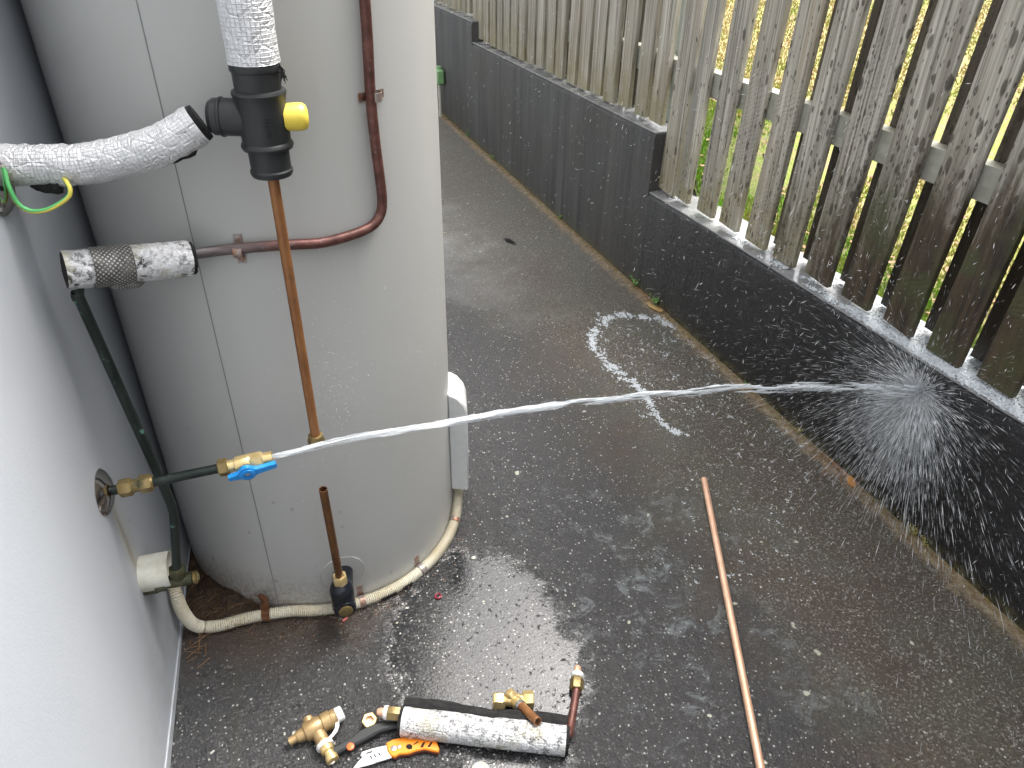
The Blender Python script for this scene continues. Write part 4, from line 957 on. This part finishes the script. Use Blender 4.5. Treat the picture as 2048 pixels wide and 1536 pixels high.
# red washer, pink scrap, pale cap
c = G(876, 1192, .002); b = MB(); b.tube([c + .0065*vec(math.cos(t), math.sin(t), 0) for t in np.linspace(0, 2*math.pi, 25)], .0017, 8, False); o = b.build('red_washer', 'red', None, c); tag(o, 'tiny dark red rubber washer on the wet driveway right of the tank foot', 'washer')
c = G(690, 1239, .002); b = MB(); b.box(c, (.013, .004, .003), (_n(vec(1, .5, 0)), _n(vec(-.5, 1, 0)), Z_), .0008); o = b.build('pink_scrap', 'pink', None, c); tag(o, 'tiny pink plastic scrap on the driveway below the black elbow', 'scrap')
c = G(961, 1545, .0); b = MB(); b.lathe(c, GU, [(0, .017), (.006, .0168), (.008, .0150), (.008, .0120), (.0065, .0110), (.0065, .001)], 28); o = b.build('pale_round_cap', 'pale_cap', None, c); tag(o, 'pale round plastic cap half out of the bottom edge of the picture', 'cap')
# green plastic thing beyond the tank
q = on_plane(878, 153, X_, vec(RWX-.03, 0, 0)); b = MB(); b.box(q, (.05, .075, .085), bev=.010); b.lathe(q + Z_*.042, Z_, [(0, .020), (.015, .018), (.018, .010)], 16)
gpst = thing('green_tap_cover', q, 'small pale green plastic box on the black wall just showing past the tank', 'box'); b.build('box_body', 'green_plastic', gpst)
b = MB(); b.lathe(q - Z_*.3, Z_, [(0, .009), (.26, .009)], 12); b.build('riser', 'pvc', gpst)

# ---------------------------------------------------------------- leaves, weeds, litter
def leaf(pts, h, mat, nm, label, curl=.004):
    P = [G(x, y, h) for (x, y) in pts]; c = sum(P)/len(P); b = MB(); b.v = [c + Z_*curl] + P + [c + Z_*(curl-.0006)] + [p - Z_*.0006 for p in P]; n = len(P)
    for k in range(n): b.f.append((0, 1+k, 1+(k+1) % n)); b.f.append((n+1, n+2+(k+1) % n, n+2+k)); b.f.append((1+k, n+2+k, n+2+(k+1) % n, 1+(k+1) % n))
    o = b.build(nm, mat, None, c); return tag(o, label, 'leaf')
leaf([(1693, 953), (1700, 950), (1708, 956), (1712, 966), (1710, 974), (1702, 972), (1695, 966)], .004, 'leaf_orange', 'fallen_leaf', 'rounded orange fallen leaf on the driveway edge below the splash')
leaf([(1292, 602), (1300, 606), (1314, 614), (1327, 620), (1322, 625), (1306, 618), (1296, 611)], .006, 'leaf_tan', 'fallen_leaf', 'curled tan leaf beside the green weed at the wall foot')
leaf([(1008, 476), (1018, 477), (1028, 483), (1032, 487), (1022, 484), (1012, 481)], .008, 'foam', 'fallen_leaf', 'small curled black leaf alone on the far driveway', .008)
def weed(px, py, n, size, label, mat='leaf_green', spread=.02):
    c = G(px, py); c[0] = min(c[0], RWX-.004); b = MB(); fb = MB(); r = random.Random(px)
    for _ in range(n):
        a = r.uniform(1.2, 5.1); L = r.uniform(.4, 1)*size; tip_ = c + vec(math.cos(a)*L*.5, r.uniform(-1, 1)*spread, L*r.uniform(.5, 1))
        tip_[0] = min(tip_[0], RWX-.003); b.tube([c + vec(-.003, r.uniform(-.004, .004), 0), (c+tip_)/2 + vec(-.003, 0, .003), tip_], .0007, 4)
        for q in range(r.randint(3, 5)):
            t = r.uniform(.4, 1); p = c + (tip_-c)*t; b2 = r.uniform(0, 6.28); lf = r.uniform(.0045, .0080)*(size/.05)**.5
            dl = vec(math.cos(b2), math.sin(b2), r.uniform(0, .6))*lf; dw = vec(-math.sin(b2), math.cos(b2), 0)*lf*.42; up_ = vec(0, 0, .0012); k = len(fb.v)
            fb.v += [p, p+dl*.5+dw, p+dl, p+dl*.5-dw, p+dl*.5+up_]; fb.f += [(k, k+4, k+1), (k+1, k+4, k+2), (k+2, k+4, k+3), (k+3, k+4, k)]
    t_ = thing('weed', c, label, 'weed', 'weeds along the foot of the black wall'); b.build('stems', mat, t_); fb.build('leaves', mat, t_); return t_
M['weed_dry'] = mat_simple('yellowing_weed', (.30, .27, .06), .6, var=(.42, .36, .10), vscale=60)
weed(1278, 572, 9, .055, 'small green weed at the wall foot, farther of the pair beyond the foam ring')
weed(1324, 608, 12, .050, 'small green weed at the wall foot beside the curled tan leaf')
weed(1507, 769, 6, .020, 'tiny green weed at the wall foot where the water jet crosses')
weed(952, 272, 7, .050, 'small pale weed at the wall foot, farthest along the drive')
weed(1003, 318, 6, .040, 'small pale weed at the wall foot, second farthest along the drive')
weed(1140, 436, 6, .035, 'small grey green weed at the wall foot halfway up the drive')
weed(1608, 862, 7, .020, 'yellowish sprig at the wall foot left of the orange leaf', 'weed_dry')
weed(1842, 1062, 9, .040, 'tall yellowish sprig at the wall foot right of the orange leaf', 'weed_dry')
weed(1862, 1085, 7, .025, 'low yellowish tuft at the wall foot, nearest the camera', 'weed_dry')
# moss and grit in the joint, leaf crumbs near the orange leaf
V = []; F = []
def crumb(c, s):
    k = len(V); a = random.uniform(0, 6.28); u_ = np.array([math.cos(a), math.sin(a), random.uniform(-.3, .3)])*s; w_2 = np.array([-math.sin(a), math.cos(a), random.uniform(-.3, .3)])*s*random.uniform(.3, .8)
    V.extend([c-u_, c+w_2, c+u_, c-w_2, c+Z_*s*.7]); F.extend([(k, k+1, k+4), (k+1, k+2, k+4), (k+2, k+3, k+4), (k+3, k, k+4)])
for _ in range(5200):
    y = random.uniform(.2, 6.0); x = RWX - abs(random.gauss(0, .011)) - .001; crumb(vec(x, y, gz(x, y)+.0008), random.uniform(.0012, .0036))
tag(raw_mesh('moss_strip', V, F, 'moss'), 'brown moss and grit lining the foot of the black wall', 'moss', kind='stuff')
V = []; F = []
lc = G(1690, 935)
for _ in range(420):
    x = min(lc[0] + random.gauss(0, .030), RWX-.002); y = lc[1] + random.gauss(0, .035); crumb(vec(x, y, gz(x, y)+.001), random.uniform(.0012, .0045))
lc = G(1300, 590)
for _ in range(200):
    x = min(lc[0] + random.gauss(0, .018), RWX-.002); y = lc[1] + random.gauss(0, .06); crumb(vec(x, y, gz(x, y)+.001), random.uniform(.0012, .004))
for _ in range(60):
    a = random.uniform(-2.4, -.3); q = tank_pt(a, 0, random.uniform(.02, .07)); crumb(vec(q[0], q[1], gz(q[0], q[1])+.001), random.uniform(.001, .0028))
tag(raw_mesh('leaf_litter', V, F, 'litter'), 'reddish leaf crumbs washed against the foot of the black wall', 'litter', kind='stuff')

# ================================================================ WATER
S_ = np.array(SPLASH)
jpts = [(545, 914), (600, 901), (700, 877), (800, 861), (900, 845), (1000, 828), (1100, 812), (1200, 800), (1300, 790), (1400, 781), (1500, 775), (1600, 774), (1700, 775), (1780, 780), (1838, 785)]
dj = S_ - E_; jn = np.array([dj[1], -dj[0], 0])
jp = smooth_path([on_plane(x, y, jn, E_) for (x, y) in jpts], 9)
jet = thing('water_jet', E_, 'white jet of water shooting from the brass valve across to the black wall', 'water jet')
n = len(jp); b = MB(); rj = []
for i in range(n):
    t = i/(n-1); rj.append((.0048 + .0042*t) * (1 + .16*t*math.sin(i*1.3) + random.uniform(-.12, .12)*t*1.5))
cut = int(n*.47)
b.tube([p + vec(0, 0, .0016*math.sin(i*.7)*(i/n)) for i, p in enumerate(jp[:cut])], rj[:cut-3] + [rj[cut]*.8, rj[cut]*.5, rj[cut]*.15], 14, True, lambda i, k: 1 + .14*math.sin(k*1.9+i*.23) + .08*math.sin(k*3.1-i*.41) + random.uniform(-.07, .07))
b.build('stream', 'water', jet, angle=80)
b = MB(); r = random.Random(5)
def jat(t):
    f = t*(n-1); i = min(int(f), n-2); return jp[i]*(1-(f-i)) + jp[i+1]*(f-i)
for s_i in range(190):                                 # torn ropes and slugs of the breaking stream
    t0 = r.uniform(.28, .97) if s_i > 50 else r.uniform(.03, .5); L = r.uniform(.02, .07); t1 = min(t0+L, .995); amp = .0010 + .0175*max(0, t0-.12)
    a = r.uniform(0, 6.28); o_ = vec(0, math.cos(a)*.5, math.sin(a))*amp*r.uniform(.2, 1) + vec(0, 0, .0022*math.sin(t0*60)*min(1, t0*1.6)); m_ = 7; rr = r.uniform(.0009, .0016) + .0040*max(0, t0-.30)*r.uniform(.2, 1)
    pth = [jat(t0+(t1-t0)*q/(m_-1)) + o_ + vec(0, 0, r.uniform(-.0008, .0008)) for q in range(m_)]
    b.tube(pth, [rr*v for v in (.1, .7, 1, r.uniform(.6, 1.1), 1, .7, .1)], 7, True)
b.build('torn_strands', 'water', jet, angle=80)

def spindles(P, Vl, R):
    """elongated drops: P centre, Vl half-axis vector, R radius"""
    n = len(P); d = Vl/np.linalg.norm(Vl, axis=1)[:, None]; ref = np.where(np.abs(d[:, 2:3]) < .9, [[0, 0, 1.]], [[1., 0, 0]])
    u = np.cross(d, ref); u /= np.linalg.norm(u, axis=1)[:, None]; w = np.cross(d, u); V = np.empty((n, 5, 3)); V[:, 0] = P-Vl; V[:, 4] = P+Vl
    for k in range(3):
        a = 2*math.pi*k/3; V[:, 1+k] = P + Vl*.25 + R[:, None]*(math.cos(a)*u + math.sin(a)*w)
    F = np.array([(0, 2, 1), (0, 3, 2), (0, 1, 3), (4, 1, 2), (4, 2, 3), (4, 3, 1)]); idx = (np.arange(n)*5)[:, None, None] + F[None]
    return V.reshape(-1, 3), idx.reshape(-1, 3)
def spray(n, smin, smax, tmin, tmax, expo, r0, r1, name, mat, label, side=.9, seed=3, tp=1.0):
    g = np.random.default_rng(seed)
    # leave the wall in a flat fan: mostly along the face, a little outwards
    th = np.where(g.random(n) < .62, g.normal(-1.75, .75, n), g.random(n)*2*math.pi); out = np.abs(g.normal(0, .28, n)) + .03; sp = smin + (smax-smin)*g.random(n)**1.3
    v = np.stack([-out, -np.cos(th)*side, np.sin(th)*.95], 1); v /= np.linalg.norm(v, axis=1)[:, None]; v *= sp[:, None]
    t = tmin + (tmax-tmin)*g.random(n)**tp; gr = np.array([0, 0, -9.81])
    P = S_ - vec(.004, 0, 0) + v*t[:, None] + .5*gr*(t**2)[:, None]; vel = v + gr*t[:, None]
    ln = np.linalg.norm(vel, axis=1); half = vel*(expo*.5*(.5+g.random(n)))[:, None]
    R = r0 + (r1-r0)*g.random(n)**2
    ok = (P[:, 2] > SL*P[:, 1] + .004) & (P[:, 0] < RWX-.002) & (P[:, 0] > .45) | ((P[:, 2] > .47) & (P[:, 0] < FX+.0) & (P[:, 0] > .45))
    P, half, R = P[ok], half[ok], R[ok]
    V, F = spindles(P, half, R); return tag(raw_mesh(name, V, F, mat, True), label, 'spray', kind='stuff')
spray(1900, .8, 3.2, .012, .17, .0120, .0003, .0009, 'wall_spray', 'spray', 'streaks of water bursting off the black wall where the jet hits', seed=3, tp=1.5)
spray(5200, .6, 2.6, .002, .050, .0130, .0004, .0012, 'splash_core', 'spray', 'dense burst of water right at the point of impact', seed=4, tp=.9)
spray(14000, .3, 2.8, .001, .085, .0150, .00018, .00050, 'splash_mist', 'spray_faint', 'soft white mist hanging round the point of impact', seed=14, tp=1.0)
spray(9000, 1.0, 4.2, .03, .30, .0075, .00025, .00065, 'fine_spray', 'spray_faint', 'fine drifting spray in front of the black wall and fence', seed=5)
# flying drops over the drive and up the wall
g = np.random.default_rng(8); n = 720
P = np.stack([RWX - .01 - g.random(n)**1.6*.45, 1.0 + g.random(n)**1.4*2.4, .05 + g.random(n)*1.0], 1); Vd = np.stack([-.3 + g.normal(0, .5, n), .6 + g.normal(0, .6, n), g.normal(-.6, .9, n)], 1)*.0042
ok = P[:, 2] > SL*P[:, 1]+.01; P, Vd = P[ok], Vd[ok]; V, F = spindles(P, Vd, .00035 + .0008*g.random(len(P))**2)
tag(raw_mesh('flying_drops', V, F, 'spray', True), 'scattered flying water drops in front of the black wall further up the drive', 'spray', kind='stuff')
n = 600; P = np.stack([.9 + g.random(n)*.52, .35 + g.random(n)*.9, .10 + g.random(n)*.85], 1); Vd = np.stack([g.normal(-.2, .3, n), g.normal(0, .5, n), g.normal(-.9, .6, n)], 1)*.004
V, F = spindles(P, Vd, .0003 + .0005*g.random(n)**2); tag(raw_mesh('near_drops', V, F, 'spray', True), 'loose drops falling in front of the near palings', 'spray', kind='stuff')
# froth: rings of small bubbles
ico = bpy.data.meshes.new('t'); 
def bubbles(P, R, name, label, flat=.55, mat='froth'):
    """flattened half-bubbles joined into one mass"""
    base = [(0, 0, 1)] + [(math.cos(a)*.8, math.sin(a)*.8, .6) for a in np.arange(6)*math.pi/3] + [(math.cos(a), math.sin(a), -.1) for a in np.arange(6)*math.pi/3 + .5]
    f = [(0, 1+k, 1+(k+1) % 6) for k in range(6)]
    for k in range(6): f += [(1+k, 7+k, 1+(k+1) % 6), (7+k, 7+(k+1) % 6, 1+(k+1) % 6)]
    B = np.array(base)*[1, 1, flat]; P = np.asarray(P); R = np.asarray(R); V = P[:, None, :] + R[:, None, None]*B[None]; F = (np.arange(len(P))*13)[:, None, None] + np.array(f)[None]
    o = raw_mesh(name, V.reshape(-1, 3), F.reshape(-1, 3), mat, True); return tag(o, label, 'foam', kind='stuff')
ring = [(1345, 655), (1322, 640), (1290, 634), (1255, 629), (1228, 632), (1207, 641), (1193, 655), (1186, 672), (1186, 690), (1196, 706), (1212, 722), (1228, 738), (1248, 754), (1266, 766), (1282, 782), (1296, 800), (1306, 820), (1320, 840), (1342, 860), (1362, 866), (1378, 869)]
wd_ = [4, 5, 4, 4, 5, 6, 7, 6, 6, 6, 7, 8, 7, 6, 4, 3, 3, 3, 3, 4, 3]
g = np.random.default_rng(21); P = []; R = []; rp_ = smooth_path([vec(x, y, 0) for x, y in ring], 12); nn_ = len(rp_)
for _ in range(330):
    f = g.random(); i = int(f*(nn_-1)); q = rp_[i]; w_3 = np.interp(i/(nn_-1)*(len(wd_)-1), range(len(wd_)), wd_)
    if i > .76*nn_ and g.random() < .35: continue
    if math.sin(f*37)*math.sin(f*91+1)+math.sin(f*17+.5)*.5 < -.85: continue
    cx, cy = q[0] + g.normal(0, w_3*.80), q[1] + g.normal(0, w_3*.65); sx, sy = (1.2 + 5.2*g.random()**1.5), (.6 + 1.3*g.random()); rot = g.normal(.45, .35)
    for _k in range(int(g.integers(4, 22))):
        u_, v_ = g.normal(0, sx), g.normal(0, sy); P.append(G(cx + u_*math.cos(rot) - v_*math.sin(rot), cy + u_*math.sin(rot) + v_*math.cos(rot), .0005)); R.append(.0008 + .0024*g.random()**2)
for _ in range(420):                                    # flecks drifting inside the ring and down the drive
    if _ < 300: px, py = 1200 + g.random()*270, 645 + g.random()*190
    else: px, py = 1370 + g.random()*260, 840 + g.random()*330
    if _ < 300 and (py < 640 + max(0, px-1340)*.8 or px < 1180 + abs(py-690)*.7): continue
    sx, rot = 1 + 3.5*g.random(), g.normal(.45, .4)
    for _k in range(int(g.integers(2, 12))):
        u_, v_ = g.normal(0, sx), g.normal(0, 1.0); P.append(G(px + u_*math.cos(rot) - v_*math.sin(rot), py + u_*math.sin(rot) + v_*math.cos(rot), .0004)); R.append(.0006 + .0014*g.random()**2)
bubbles(P, R, 'floating_foam', 'broken ring of white foam floating on the wet driveway left of the wall')
P = []; R = []
for _ in range(15000):                                   # froth thrown on top of the wall
    y = .40 + g.random()*1.25; x = RWX + .012 + g.random()*.14; s_ = math.sin(y*31 + 2)*.5 + math.sin(x*90 + y*60)*.5 + math.exp(-((y-1.0)/.28)**2)*1.4
    if s_ + g.normal(0, .25) < .75: continue
    P.append(vec(x, y, .452)); R.append(.0012 + .0030*g.random()**2)
for (px, py, n_, sp) in ((1705, 622, 260, 9), (1752, 655, 520, 13), (1790, 675, 420, 14), (1850, 716, 520, 16), (1905, 745, 700, 20), (1950, 772, 520, 16), (2005, 812, 420, 16), (2040, 835, 420, 14), (1925, 735, 300, 12), (1660, 600, 160, 9), (1560, 530, 120, 9), (1480, 478, 90, 7), (1345, 392, 90, 8)):
    q = on_plane(px, py, Z_, vec(0, 0, .452))
    for _k in range(n_):
        x, y = q[0] + g.normal(0, sp*.0011), q[1] + g.normal(0, sp*.0019)
        if RWX+.004 < x < RWX+WT-.004: P.append(vec(x, y, .4515 + .004*g.random())); R.append(.0012 + .0030*g.random()**2)
bubbles(P, R, 'wall_top_froth', 'white froth lying on the wall top around the paling feet above the splash', .5)
# water standing in beads on the tank
P = []; R = []
for _ in range(900):
    if g.random() < .5: px, py = g.normal(668, 34), g.normal(790, 85)
    else: px, py = 500 + g.random()*390, 480 + g.random()*700
    q = on_tank(px, py, .0002); P.append(q); R.append(.0003 + .0007*g.random()**2.5)
V = []; F = []
bb = MB()
for q, rr in zip(P, R): bb.ball(q, rr, 6, (1, 1, 1.15))
tag(bb.build('water_beads', 'drop', None, (0, 1.15, .5), angle=180), 'fine water beads spattered over the front of the tank', 'water drops', kind='stuff')

for o in bpy.data.objects:
    if '_o' in o: del o['_o']
